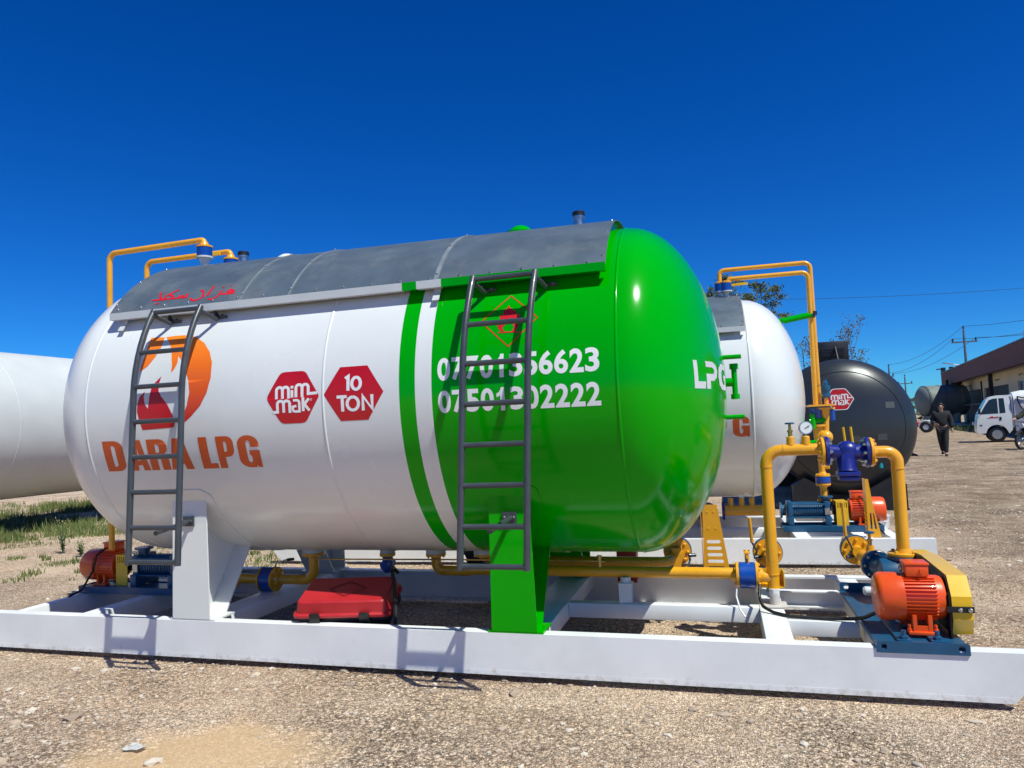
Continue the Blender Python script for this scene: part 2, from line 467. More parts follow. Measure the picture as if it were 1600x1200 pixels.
def block_letter(ch):
    """condensed heavy capitals in the unit box"""
    if ch == 'D': return [[(0, 0), (.55, 0)]+arc(.55, .25, .45, .25, -90, 0, 6)[1:]+arc(.55, .75, .45, .25, 0, 90, 6)+[(0, 1)], [(.40, .16), (.40, .84), (.52, .84), (.60, .78), (.60, .22), (.52, .16)]]
    if ch == 'A': return [[(0, 0), (.36, 0), (.40, .18), (.62, .18), (.65, 0), (1, 0), (.74, 1), (.26, 1)], [(.43, .34), (.59, .34), (.51, .78)]]
    if ch == 'R': return [[(0, 0), (.40, 0), (.40, .42), (.50, .42), (.58, .34), (.58, 0), (.98, 0), (.98, .36), (.80, .50), (.98, .64)]+arc(.60, .76, .40, .24, 0, 90, 6)+[(0, 1)], [(.40, .57), (.40, .84), (.54, .84), (.60, .78), (.60, .62), (.54, .57)]]
    if ch == 'L': return [[(0, 0), (1, 0), (1, .17), (.55, .17), (.55, 1), (0, 1)]]
    if ch == 'P': return [[(0, 0), (.42, 0), (.42, .36), (.60, .36)]+arc(.60, .58, .40, .22, -90, 0, 6)+arc(.60, .78, .40, .22, 0, 90, 6)+[(0, 1)], [(.42, .52), (.42, .84), (.54, .84), (.60, .78), (.60, .58), (.54, .52)]]
    if ch == 'G': return [[(0, .26)]+arc(.50, .26, .50, .26, 180, 270, 6)[1:]+[(.72, 0), (.78, .08), (.80, 0), (1, 0), (1, .54), (.52, .54), (.52, .38), (.60, .38), (.60, .22), (.55, .16), (.46, .16), (.40, .22), (.40, .78), (.46, .84), (.54, .84), (.60, .78), (.60, .64), (1, .64), (1, .76)]+arc(.50, .74, .50, .26, 0, 90, 6)+arc(.50, .74, .50, .26, 90, 180, 6)[1:]]
def dara(x_shift=0.0):
    xs = [('D', -4.235, -4.065), ('A', -4.025, -3.865), ('R', -3.855, -3.69), ('A', -3.685, -3.50), ('L', -3.425, -3.30), ('P', -3.285, -3.15), ('G', -3.12, -2.955)]
    out = []
    for ch, a, b in xs:
        vs, fs = poly_mesh(block_letter(ch))
        out.append(([(a+(b-a)*u+x_shift, -0.438+(0.225)*v) for u, v in vs], fs))
    return out
LOGO_A = [(-3.89,.535),(-3.77,.527),(-3.772,.445),(-3.801,.371),(-3.848,.306),(-3.91,.264),(-3.906,.305),(-3.895,.384),(-3.892,.491)]
LOGO_B = [(-3.758,.529),(-3.676,.532),(-3.599,.53),(-3.496,.506),(-3.41,.45),(-3.347,.376),(-3.311,.296),(-3.305,.19),(-3.329,.089),(-3.382,0),(-3.458,-.067),(-3.555,-.134),(-3.531,-.074),(-3.491,.006),(-3.471,.097),(-3.486,.18),(-3.526,.268),(-3.579,.343),(-3.604,.367),(-3.598,.317),(-3.614,.274),(-3.639,.243),(-3.641,.298),(-3.67,.401),(-3.702,.463)]
LOGO_C = [(-3.715,.224),(-3.762,.181),(-3.789,.146),(-3.801,.094),(-3.808,.042),(-3.814,.001),(-3.84,.034),(-3.852,.086),(-3.842,.123),(-3.886,.088),(-3.903,.037),(-3.906,-.015),(-3.893,-.068),(-3.869,-.145),(-3.605,-.137),(-3.594,-.112),(-3.61,-.05),(-3.651,.024),(-3.702,.078),(-3.727,.116),(-3.729,.174)]
FLAME = [(-1.287,.432),(-1.264,.425),(-1.265,.466),(-1.246,.459),(-1.242,.508),(-1.229,.497),(-1.216,.531),(-1.201,.504),(-1.193,.509),(-1.181,.483),(-1.169,.493),(-1.161,.455),(-1.141,.462),(-1.14,.418),(-1.146,.383),(-1.15,.365),(-1.16,.346),(-1.183,.348),(-1.171,.367),(-1.181,.4),(-1.196,.441),(-1.209,.42),(-1.219,.425),(-1.229,.391),(-1.247,.374),(-1.231,.351),(-1.255,.353),(-1.273,.376)]
SCRIPT = [[(-3.253,0.882),(-3.29,0.907),(-3.309,0.891),(-3.288,0.869),(-3.243,0.855),(-3.294,0.857),(-3.35,0.862)],[(-3.25,0.87),(-3.28,0.88)],[(-3.363,0.901),(-3.364,0.874),(-3.375,0.833),(-3.404,0.813),(-3.441,0.821)],[(-3.464,0.971),(-3.463,0.905),(-3.465,0.86)],[(-3.542,0.928),(-3.519,0.905),(-3.498,0.853),(-3.519,0.827),(-3.553,0.819),(-3.583,0.828),(-3.6,0.849)],[(-3.657,0.908),(-3.647,0.867),(-3.672,0.868),(-3.693,0.894)],[(-3.678,0.868),(-3.702,0.867),(-3.72,0.893)],[(-3.646,0.866),(-3.749,0.867),(-3.838,0.869)],[(-3.766,0.969),(-3.806,0.942),(-3.845,0.908),(-3.841,0.875)],[(-3.809,0.939),(-3.812,0.912),(-3.777,0.894),(-3.762,0.867)],[(-3.918,0.956),(-3.908,0.924),(-3.878,0.883),(-3.848,0.859)],[(-3.853,0.868),(-3.943,0.868)]]
SCRIPT_DOTS = [(-3.306,0.95),(-3.372,0.943),(-3.552,0.931),(-3.872,0.828),(-3.888,0.822)]

# ------------------------------------------------------------------ the pressure tank on its four legs
def shell(xl, al, xr, ar, bands, mats, parent, r=TR, yc=TY, zc=TZ, seg=160):
    """bands: [(x_end, material index)...] from left to right"""
    mb = MB(); prof = []
    for k in range(0, 25):
        a = PI/2*(1-k/24); prof.append((xl-al*math.sin(a), r*math.cos(a)))
    edges = [b[0] for b in bands[:-1]]
    xs = [x for x in edges if xl < x < xr]
    n = 40
    xs = sorted(set(xs+[xl+(xr-xl)*i/n for i in range(1, n)]))
    prof += [(x, r) for x in xs]
    for k in range(0, 25):
        a = PI/2*k/24; prof.append((xr+ar*math.sin(a), r*math.cos(a)))
    mb.lathe([(x, rr) for x, rr in prof], (0, yc, zc), (1, 0, 0), seg, caps=False)
    mb.bm.faces.ensure_lookup_table()
    for f in mb.bm.faces:
        cx = f.calc_center_median().x
        for xe, mi in bands:
            if cx < xe: f.material_index = mi; break
    return mb.build('shell', mats, parent, smooth=60)
def ring_seam(x, parent, mat, r=TR, yc=TY, zc=TZ, w=0.011, h=0.0045):
    mb = MB()
    mb.lathe([(-w, r-0.002), (-w*0.5, r+h*0.8), (0, r+h), (w*0.5, r+h*0.8), (w, r-0.002)], (x, yc, zc), (1, 0, 0), 160, caps=False)
    return mb.build('weld_seam', mat, parent, smooth=80)
def circ(a, r=TR): return (TY-r*math.cos(a), TZ+r*math.sin(a))
def support_leg(x0, x1, mat, parent, rear=False):
    f = (lambda y: 2*TY-y) if rear else (lambda y: y)
    mb = MB()
    def poly(ps): return [(f(y), z) for y, z in ps]
    # front plate slightly wider at the foot
    mb.plate([[(x0-0.006, 0.266), (x1+0.012, 0.266), (x1-0.006, 1.10), (x0+0.006, 1.10)]], 'Y', f(4.28), f(4.292))
    xm = (x0+x1)/2
    cur = []
    a0 = math.asin((1.085-TZ)/TR); a1 = math.asin((0.70-TZ)/TR)
    for k in range(9): cur.append(circ(a1+(a0-a1)*k/8, TR+0.004))
    web = [(4.292, 0.266), (4.46, 0.266)] + cur
    mb.plate([poly(web)], 'X', xm-0.006, xm+0.006)
    y0, z0 = 4.462, 0.266; y1, z1 = circ(a1, TR+0.002)
    dx, dz = y1-y0, z1-z0; L = math.hypot(dx, dz); nx, nz = dz/L*0.012, -dx/L*0.012
    mb.plate([poly([(y0, z0), (y1, z1), (y1+nx, z1+nz), (y0+nx, z0+nz)])], 'X', x0, x1)
    mb.bx(x0-0.03, x1+0.05, f(4.283), f(4.50), 0.2535, 0.2655)
    mb.bolts((x1+0.028, f(4.40), 0.2655), (0, 0, 1), 0.0001, 1, 0.009, 0.01)
    return mb.build('support_leg', mat, parent)
def saddle_pad(x0, x1, mat, parent, s0=-0.60, rear=False):
    mb = MB(); rows = []
    off = 0.006; n = 26
    a0 = s0/TR; a1 = -PI/2
    def P(x, a, o):
        y = TY-(TR+o)*math.cos(a)
        if rear: y = 2*TY-y
        return (x, y, TZ+(TR+o)*math.sin(a))
    cr = 0.07
    for k in range(n+1):
        a = a0+(a1-a0)*k/n
        d = (a0-a)*TR
        ins = 0.0 if d > cr else cr-math.sqrt(max(0, cr*cr-(cr-d)**2))
        rows.append((a, x0+ins, x1-ins))
    for (a, xa, xb), (a2, xa2, xb2) in zip(rows[:-1], rows[1:]):
        q = [mb.bm.verts.new(P(*v)) for v in ((xa, a, off), (xb, a, off), (xb2, a2, off), (xa2, a2, off))]
        mb._face(q)
        for (u, v) in (((xa, a), (xa2, a2)), ((xb, a), (xb2, a2))):
            mb._face([mb.bm.verts.new(P(*u, -.002)), mb.bm.verts.new(P(*v, -.002)), mb.bm.verts.new(P(*v, off)), mb.bm.verts.new(P(*u, off))])
    a, xa, xb = rows[0]
    mb._face([mb.bm.verts.new(P(xa, a, off)), mb.bm.verts.new(P(xb, a, off)), mb.bm.verts.new(P(xb, a, -.002)), mb.bm.verts.new(P(xa, a, -.002))])
    bmesh.ops.remove_doubles(mb.bm, verts=mb.bm.verts[:], dist=0.0003)
    return mb.build('saddle_pad', mat, parent, smooth=50)
def shade_dr(t): return .012-.047*t
def sunshade(x0, x1, joints, parent, green_from=None, stripe=None, end_rib=None, rivets=True):
    A0, A1 = R(35.6), R(144.4); r = 1.235
    mb = MB(); n = 48
    def P(x, a, rr):
        q = rr+shade_dr((x-x0)/(x1-x0))*math.sin(a)**2
        return (x, TY-q*math.cos(a), TZ+q*math.sin(a))
    sec = [(a, rr) for rr in (r,) for a in [A0+(A1-A0)*k/n for k in range(n+1)]]
    xs = [x0]+[x0+(x1-x0)*k/12 for k in range(1, 12)]+[x1]
    mb.rings([[P(x, a, r) for a, _ in sec]+[P(x, a, r-0.004) for a, _ in reversed(sec)] for x in xs], True, True, True)
    # bolts along the front edge
    b = mb; mb.mi = 1; k = x0+0.06
    while k < x1-0.01:
        for a in (A0+R(1.6), A1-R(1.6)):
            p = P(k, a, r); b.lathe([(0, 0.009), (0.005, 0.008), (0.009, 0.004)], p, (0, -math.cos(a), math.sin(a)), 8)
        k += 0.205
    for k in range(8):
        for xe in (x0+0.02, x1-0.02):
            a = A0+R(4)+(A1-A0-R(8))*k/7
            p = P(xe, a, r); b.lathe([(0, 0.009), (0.005, 0.008), (0.009, 0.004)], p, (0, -math.cos(a), math.sin(a)), 8)
    o = mb.build('sunshade', [M['galv'], M['steel']], parent, smooth=40)
    # overlapping joint strips with bolts
    for xj, wd in joints:
        j = MB()
        lp = [P(xj, A0+(A1-A0)*k/n, r+0.0065) for k in range(n+1)]+[P(xj, A1-(A1-A0)*k/n, r-0.0005) for k in range(n+1)]
        j.rings([[(x, p[1], p[2]) for p in lp] for x in (xj-wd, xj+wd)])
        for k in range(7):
            a = A0+R(3)+(A1-A0-R(6))*k/6
            p = P(xj, a, r+0.0075); j.lathe([(0, 0.009), (0.005, 0.008), (0.008, 0.004)], p, (0, -math.cos(a), math.sin(a)), 8)
        j.build('joint_strip', M['jointgrey'], o)
    # edge lip (front and back)
    def lip(xa, xb, mat):
        for back in (False, True):
            l = MB()
            y = TY-(r)*math.cos(A0); z = TZ+r*math.sin(A0)
            f = (lambda q: 2*TY-q) if back else (lambda q: q)
            l.bx(xa, xb, f(y-0.005), f(y+0.001), z-0.047, z+0.004)
            l.bx(xa, xb, f(y+0.001), f(y+0.045), z-0.047, z-0.042)
            l.build('edge_lip', mat, o)
    if green_from is None: lip(x0, x1, M['lipgrey'])
    else:
        segs = [(x0, stripe[0], 'lipgrey'), (stripe[0], stripe[1], 'green'), (stripe[1], green_from, 'lipgrey'), (green_from, x1, 'green')]
        for a, b, c in segs: lip(a, b, M[c])
    # hanger tabs down to the tank
    for xt in [x0+0.10]+[j[0] for j in joints if j[1] > 0.01]:
        MB().box((xt, TY-1.185*math.cos(R(34)), TZ+1.185*math.sin(R(34))-0.03), (0.045, 0.006, 0.11), Matrix.Rotation(R(-35), 3, 'X')).build('hanger_tab', M['lipgrey'], o)
    # arched rib closing the end
    for xe, mt in ((x1-0.05, end_rib or M['lipgrey']), (x0+0.05, M['lipgrey'])):
        q = MB()
        def cy(a, q): return (0, TY-q*math.cos(a), TZ+q*math.sin(a))
        lp = [P(xe, A0+(A1-A0)*k/n, r-0.006) for k in range(n+1)]+[cy(A1-(A1-A0)*k/n, TR+0.001 if 4 < k < n-4 else r-0.045) for k in range(n+1)]
        q.rings([[(x, p[1], p[2]) for p in lp] for x in (xe, xe+0.02)])
        q.build('end_rib', mt, o)
    return o
def vent(x, y, z, h, parent_label, name='vent_pipe'):
    t = thing(name, parent_label, 'vent pipe', (x, y, z), 'galvanised vent pipes on the tank top')
    MB().lathe([(0, 0.048), (0.012, 0.048), (0.012, 0.041), (h-0.05, 0.041), (h-0.05, 0.045), (h-0.02, 0.045)], (x, y, z), (0, 0, 1), 24).build('pipe', M['steel'], t)
    MB().lathe([(h-0.034, 0.047), (h-0.005, 0.047), (h, 0.042)], (x, y, z), (0, 0, 1), 24).build('cap', M['black'], t)
    return t

def main_tank():
    t = thing('gas_tank', 'white and green horizontal gas tank with flame logo and two phone numbers, on front skid', 'gas tank', (-2.5, 5.22, 0.253), 'horizontal gas tanks in the yard')
    shell(-4.42, 0.62, -0.56, 0.60, [(-1.912, 0), (-1.805, 1), (-1.695, 0), (99, 1)], [M['white'], M['green']], t)
    ring_seam(-4.36, t, M['white']); ring_seam(-2.445, t, M['white']); ring_seam(-0.56, t, M['green'])
    for x0, x1, mt, lab in ((-3.80, -3.51, M['white'], None), (-1.43, -1.16, M['green'], 'green support leg')):
        for rear in (False, True):
            l = support_leg(x0, x1, mt, t, rear)
            if lab: l['label'] = 'green tapered support leg under the green half'
            saddle_pad(x0-0.06, x1+0.06, mt, t, rear=rear)
    sunshade(-4.27, -0.615, [(-3.155, 0.006), (-2.77, 0.006), (-1.70, 0.014)], t, green_from=-1.66, stripe=(-1.93, -1.83), end_rib=M['green'])
    # writing
    fm = lambda d: on_cyl(0.0010+d)
    logo = gradient_mat('flame_logo_paint', TZ-0.10-0.253, (0.55, 0.01, 0.008), TZ+0.48-0.253, (1.0, 0.24, 0.008))
    decal([poly_mesh([LOGO_A]), poly_mesh([LOGO_B])], fm, 'flame_logo', logo, t)
    decal([poly_mesh([LOGO_C])], fm, 'inner_flame_logo', M['red'], t)
    decal(dara(), fm, 'tank_lettering', M['letter_orange'], t)
    for cx, cy, sx, sy, strokes, rd in ((-2.668, 0.020, 0.197, 0.173, mim_mak(), 0.16), (-2.228, 0.023, 0.210, 0.176, ten_ton(), 0.0)):
        bd = decal(scale_vf([poly_mesh([hexagon(rd)])], cx, cy, sx, sy), fm, 'hexagon_badge', M['red'], t)
        decal(scale_vf(strokes, cx, cy, sx, sy), lambda d: on_cyl(0.0017+d), 'badge_lettering', M['letter_white'], bd)
    ph = []
    ONE = poly_mesh([[(.38, 0), (.70, 0), (.70, 1), (.45, 1), (.40, .88), (.28, .79), (.10, .73), (.10, .57), (.26, .61), (.38, .68)]])
    for line, s0, s1 in (('07701356623', .064, .207), ('07501302222', -.133, .005)):
        for k, ch in enumerate(line):
            x0 = -1.655+k*.0915; vf = ONE if ch == '1' else text_mesh(ch, 0.030)
            ph.append(remap(vf, x0, x0+.083, s0, s1))
    decal(ph, fm, 'phone_numbers', M['letter_white'], t, dstep=0.0)
    sq = [(-1.384, .425), (-1.207, .602), (-1.027, .425), (-1.203, .248)]
    strips = [ribbon_mesh([sq[i], sq[(i+1) % 4]], 0.0065, 0.002) for i in range(4)]
    decal(strips+[poly_mesh([FLAME]), ribbon_mesh([(-1.271, .345), (-1.13, .338)], 0.008)], fm, 'flammable_sign', M['redbright'], t)
    # script on the sunshade
    sc = [ribbon_mesh(s, 0.017, 0.004) for s in SCRIPT] + [([(x-.010, y), (x, y-.010), (x+.010, y), (x, y+.010)], [(0, 1, 2, 3)]) for x, y in SCRIPT_DOTS]
    def on_shade(d):
        def f(u, v):
            a = v/1.235; q = 1.235+shade_dr((u+4.27)/3.655)*math.sin(a)**2+.0012+d
            return (u, TY-q*math.cos(a), TZ+q*math.sin(a))
        return f
    decal(sc, on_shade, 'script_lettering', M['redbright'], t)
    # LPG on the dome
    def dome(d):
        return lambda u, v: (-0.56+0.60*math.sqrt(max(0, 1-((u-TY)**2+(v-TZ)**2)/TR**2))+0.0015+d, u, v)
    s = 0.03
    L = [[(4.395, 1.862), (4.435, 1.862), (4.435, 1.735), (4.53, 1.735), (4.52, 1.692), (4.395, 1.692)]]
    P_ = [[(4.54, 1.862), (4.66, 1.862), (4.72, 1.845), (4.745, 1.81), (4.72, 1.765), (4.66, 1.742), (4.60, 1.742), (4.60, 1.692), (4.54, 1.692), (4.54, 1.785), (4.64, 1.785), (4.675, 1.80), (4.675, 1.815), (4.64, 1.826), (4.54, 1.826)]]
    G_ = [[(5.03, 1.862), (4.86, 1.862), (4.79, 1.83), (4.765, 1.775), (4.79, 1.72), (4.86, 1.692), (5.03, 1.692), (5.03, 1.79), (4.93, 1.79), (4.93, 1.755), (4.97, 1.755), (4.97, 1.728), (4.90, 1.728), (4.86, 1.75), (4.86, 1.805), (4.90, 1.826), (5.03, 1.826)]]
    out = [poly_mesh(q) for q in (L, P_, G_)]
    decal(out, dome, 'dome_lettering', M['letter_white'], t, ustep=.03)
    # manhole lids and level gauge fittings
    MB().lathe([(-.12, .10), (0, .10), (0, 0.14), (0.02, 0.14), (0.02, 0.10), (0.05, 0.085), (0.075, 0.05), (0.085, 0.0)], (-1.42, 5.32, 2.985), (0, 0, 1), 28).build('manhole_lid', M['green'], t)
    MB().lathe([(-.12, .08), (0, .08), (0, 0.10), (0.03, 0.085), (0.055, 0.05), (0.065, 0.0)], (-3.48, 5.30, 3.005), (0, 0, 1), 28).build('manhole_lid', M['white'], t)
    g = MB()
    g.cyl((0.02, 5.25, 1.935), (0.15, 5.25, 1.935), 0.016); g.cyl((0.02, 5.25, 1.515), (0.15, 5.25, 1.515), 0.016)
    g.cyl((0.02, 5.30, 1.76), (0.085, 5.30, 1.76), 0.03)
    g.lathe([(0, .030), (.035, .030), (.035, .019), (.21, .019), (.21, .030), (.25, .030)], (0.098, 5.30, 1.64), (0, 0, 1), 16)
    g.build('level_gauge_fitting', M['green'], t)
    for x in (-3.25, -2.59, -2.18, -1.79):
        w = 0.085 if x < -3 else (0.055 if x > -2.6 and x < -2.5 else 0.072)
        MB().lathe([(0, w*0.8), (0.03, w*0.8), (0.03, w*1.06), (0.062, w*1.06)], (x, 5.22, 0.63), (0, 0, -1), 24).build('nozzle_flange', M['lipgrey'], t)
    vent(-0.94, 5.22, 2.965, 0.125, 'short galvanised vent pipe with black cap above the green half')
    vent(-3.86, 5.22, 2.965, 0.145, 'short galvanised vent pipe with black cap beside the blue relief valve')
    return t

# ------------------------------------------------------------------ skid frame
def channel_x(mb, x0, x1, y0, y1, z0, z1, open_to, t=0.011):
    """C-channel along X; open_to = +1 opens towards +Y, -1 towards -Y"""
    w0, w1 = (y0, y0+t) if open_to > 0 else (y1-t, y1)
    return w0, w1
def skid_frame(label, grp, lx=-5.75, rx=1.43):
    t = thing('skid_frame', label, 'skid frame', (-2.2, 5.2, 0), grp)
    zt = 0.253
    for (y0, y1, o_, nm) in ((4.28, 4.37, 1, 'long_rail'), (6.07, 6.16, -1, 'long_rail')):
        mb = MB(); w0, w1 = (y0, y0+.011) if o_ > 0 else (y1-.011, y1)
        mb.plate([[(lx+0.10, 0.0), (rx-0.09, 0.0), (rx, 0.11), (rx, zt), (lx, zt), (lx, 0.11)]], 'Y', w0, w1)
        f0, f1 = (y0+.011, y1) if o_ > 0 else (y0, y1-.011)
        mb.plate([[(lx, zt-0.014), (rx, zt-0.014), (rx, zt), (lx, zt)]], 'Y', f0, f1)
        mb.plate([[(lx+0.10, 0.0), (rx-0.09, 0.0), (rx-0.09, 0.014), (lx+0.10, 0.014)]], 'Y', f0, f1)
        # rolled edge step near the foot of the web
        e0, e1 = (w0-0.0008, w0) if o_ > 0 else (w1, w1+0.0008)
        mb.bx(lx+0.10, rx-0.09, e0, e1, 0.0, 0.030)
        mb.build(nm, M['frame'], t, smooth=20)
    for x0, x1, za in ((-5.37, -5.29, 0.02), (-4.72, -4.59, .10), (-3.72, -3.50, 0.13), (-1.38, -1.13, 0.13), (0.165, 0.315, .10)):
        MB().bx(x0, x1, 4.292, 6.148, za, 0.249, 0.004).build('cross_beam', M['frame'], t)
    MB().bx(-1.128, 0.163, 5.10, 5.19, 0.145, 0.246, 0.003).build('stringer', M['frame'], t)
    MB().bx(0.317, 0.72, 4.80, 4.88, 0.155, 0.246, 0.003).build('stringer', M['frame'], t)
    mb = MB(); mb.plate([[(5.60, .13), (5.67, .13), (5.67, .246), (5.60, .246), (5.60, .238), (5.662, .238), (5.662, .138), (5.60, .138)]], 'X', .317, 1.30); mb.build('stringer', M['frame'], t)
    MB().bx(0.75, 0.90, 4.372, 6.06, 0.11, 0.247, 0.003).build('pump_bearer', M['frame'], t)
    MB().bx(1.06, 1.16, 4.372, 6.06, 0.11, 0.2475, 0.003).build('pump_bearer', M['frame'], t)
    return t

# ------------------------------------------------------------------ ladder
def ladder(xa, xb, label, top_dx=0.0):
    t = thing('ladder', label, 'ladder', ((xa+xb)/2, 3.88, 0.72), 'curved steel ladders on the front tank')
    def yz(z):
        if z <= TZ: return 3.866+(3.92-3.866)*(z-0.73)/(TZ-0.73)
        return TY-math.sqrt(max(0, 1.30**2-(z-TZ)**2))
    zs = [0.715, 1.0, 1.3, 1.6, TZ]+[TZ+0.085*k for k in range(1, 9)]+[2.43]
    for i, x in enumerate((xa, xb)):
        MB().tube([(x+top_dx*(z-.7)/1.7, yz(z), z) for z in zs], 0.0205, 14).build('side_rail', M['darkgrey'], t)
    for z in (0.735, 0.955, 1.185, 1.415, 1.65, 1.885, 2.12, 2.415):
        d = top_dx*(z-.7)/1.7
        MB().lathe([(0, .020), (.012, .0165), (xb-xa-.012, .0165), (xb-xa, .020)], (xa+d, yz(z), z), (1, 0, 0), 12).build('rung', M['darkgrey'], t)
    for x in (xa, xb):
        mb = MB(); d = top_dx
        mb.tube([(x+d, yz(2.40)+0.01, 2.40), (x+d+0.035, 4.235, 2.352)], 0.015, 10)
        mb.box((x+d+0.055, 4.262, 2.362), (0.10, 0.045, 0.010), Matrix.Rotation(R(-38), 3, 'X'), 0.002)
        mb.box((x+d+0.02, 4.250, 2.375), (0.010, 0.07, 0.05), Matrix.Rotation(R(-38), 3, 'X'))
        mb.lathe([(0, .013), (.012, .013), (.02, .008)], (x+d+0.075, 4.250, 2.368), (0, -0.6, 0.8), 8)
        mb.build('wall_bracket', M['darkgrey'], t)
    # foot bracket to the support leg
    mb = MB(); xl = xb-0.30 if xb > -3 else xb-0.26
    return t
def foot_bracket(x, z, xl, label, parent):
    mb = MB()
    mb.bx(x-0.045, x+0.045, 4.266, 4.280, z-0.035, z+0.035)
    mb.tube([(x+0.01, 4.265, z), (xl, 3.905, z-0.03)], 0.016, 10)
    mb.bolts((x+0.03, 4.266, z), (0, -1, 0), 0.0001, 1, 0.012, 0.014); mb.bolts((x-0.03, 4.266, z), (0, -1, 0), 0.0001, 1, 0.012, 0.014)
    mb.build('foot_bracket', M['darkgrey'], parent)

# ------------------------------------------------------------------ pipe fittings
def flange_disc(mb, c, axis, r=0.088, th=0.018, n=8, both=True):
    c = Vector(c); ax = Vector(axis).normalized()
    mb.lathe([(0, r*0.96), (0.003, r), (th-0.003, r), (th, r*0.96)], c, ax, 28)
def wafer_valve(parent, c, axis, lever=None, r=0.086, th=0.11, lever_mat='darkgrey', sleeve='yellow', name='ball_valve'):
    """blue body between two yellow flanges; lever: list of points, the last stretch is sleeved"""
    c = Vector(c); ax = Vector(axis).normalized()
    mb = MB(); mb.lathe([(-th/2, r*0.93), (-th/2+.006, r*0.98), (th/2-.006, r*0.98), (th/2, r*0.93)], c, ax, 28)
    v = mb.build(name, M['blue'], parent)
    for s in (-1, 1):
        fl = MB()
        o = c+ax*(s*(th/2+0.002))
        fl.lathe([(0, r), (0.016, r), (0.018, r*0.96), (0.018, r*0.62), (0.05, r*0.45)], o, ax*s, 28)
        fl.bolts(o+ax*s*0.018, ax*s, r*0.78, 8, 0.010, 0.012)
        fl.build('flange', M['yellow'], v)
    if lever:
        l = MB(); l.tube(lever[:-1]+[lever[-1]], 0.007, 8)
        l.cyl(lever[0], Vector(lever[0])+(c-Vector(lever[0])).normalized()*0.05, 0.016)
        lv = l.build('lever', M[lever_mat], v)
        a, b = Vector(lever[-2]), Vector(lever[-1])
        MB().tube([a+(b-a)*0.25, b+(b-a)*0.02], 0.012, 8).build('lever_sleeve', M[sleeve], v)
    return v
def pressure_gauge(parent, c, r=0.040, ny=-1):
    c = Vector(c)
    g = MB().lathe([(0, r*0.9), (0.012, r), (0.036, r), (0.036, r*0.88)], c+Vector((0, 0.02, 0)), (0.15, ny, 0.05), 24, True).build('pressure_gauge', M['steel'], parent)
    n = Vector((0.15, ny, 0.05)).normalized()
    MB().lathe([(0.0345, 0.0), (0.0375, 0.0), (0.0375, r*0.86), (0.0345, r*0.86)], c+Vector((0, 0.02, 0)), n, 24).build('dial', M['glass_dial'], g)
    f = c+Vector((0, 0.02, 0))+n*0.0385
    MB().tube([f-Vector((.6*r, 0, .4*r)), f+Vector((.5*r, 0, .35*r))], 0.0022, 5).build('needle', M['black'], g)
    return g
def handwheel_valve(parent, c, r=0.028):
    c = Vector(c)
    mb = MB(); mb.lathe([(0, .014), (.03, .014), (.03, .018), (.045, .018), (.045, .010), (.085, .009)], c, (0, 0, 1), 12)
    v = mb.build('needle_valve', M['brass'], parent)
    h = MB(); h.lathe([(.082, .008), (.086, r*0.75), (.084, r), (.094, r), (.096, r*0.7), (.092, .008)], c, (0, 0, 1), 16)
    h.build('handwheel', M['petrol'], v)

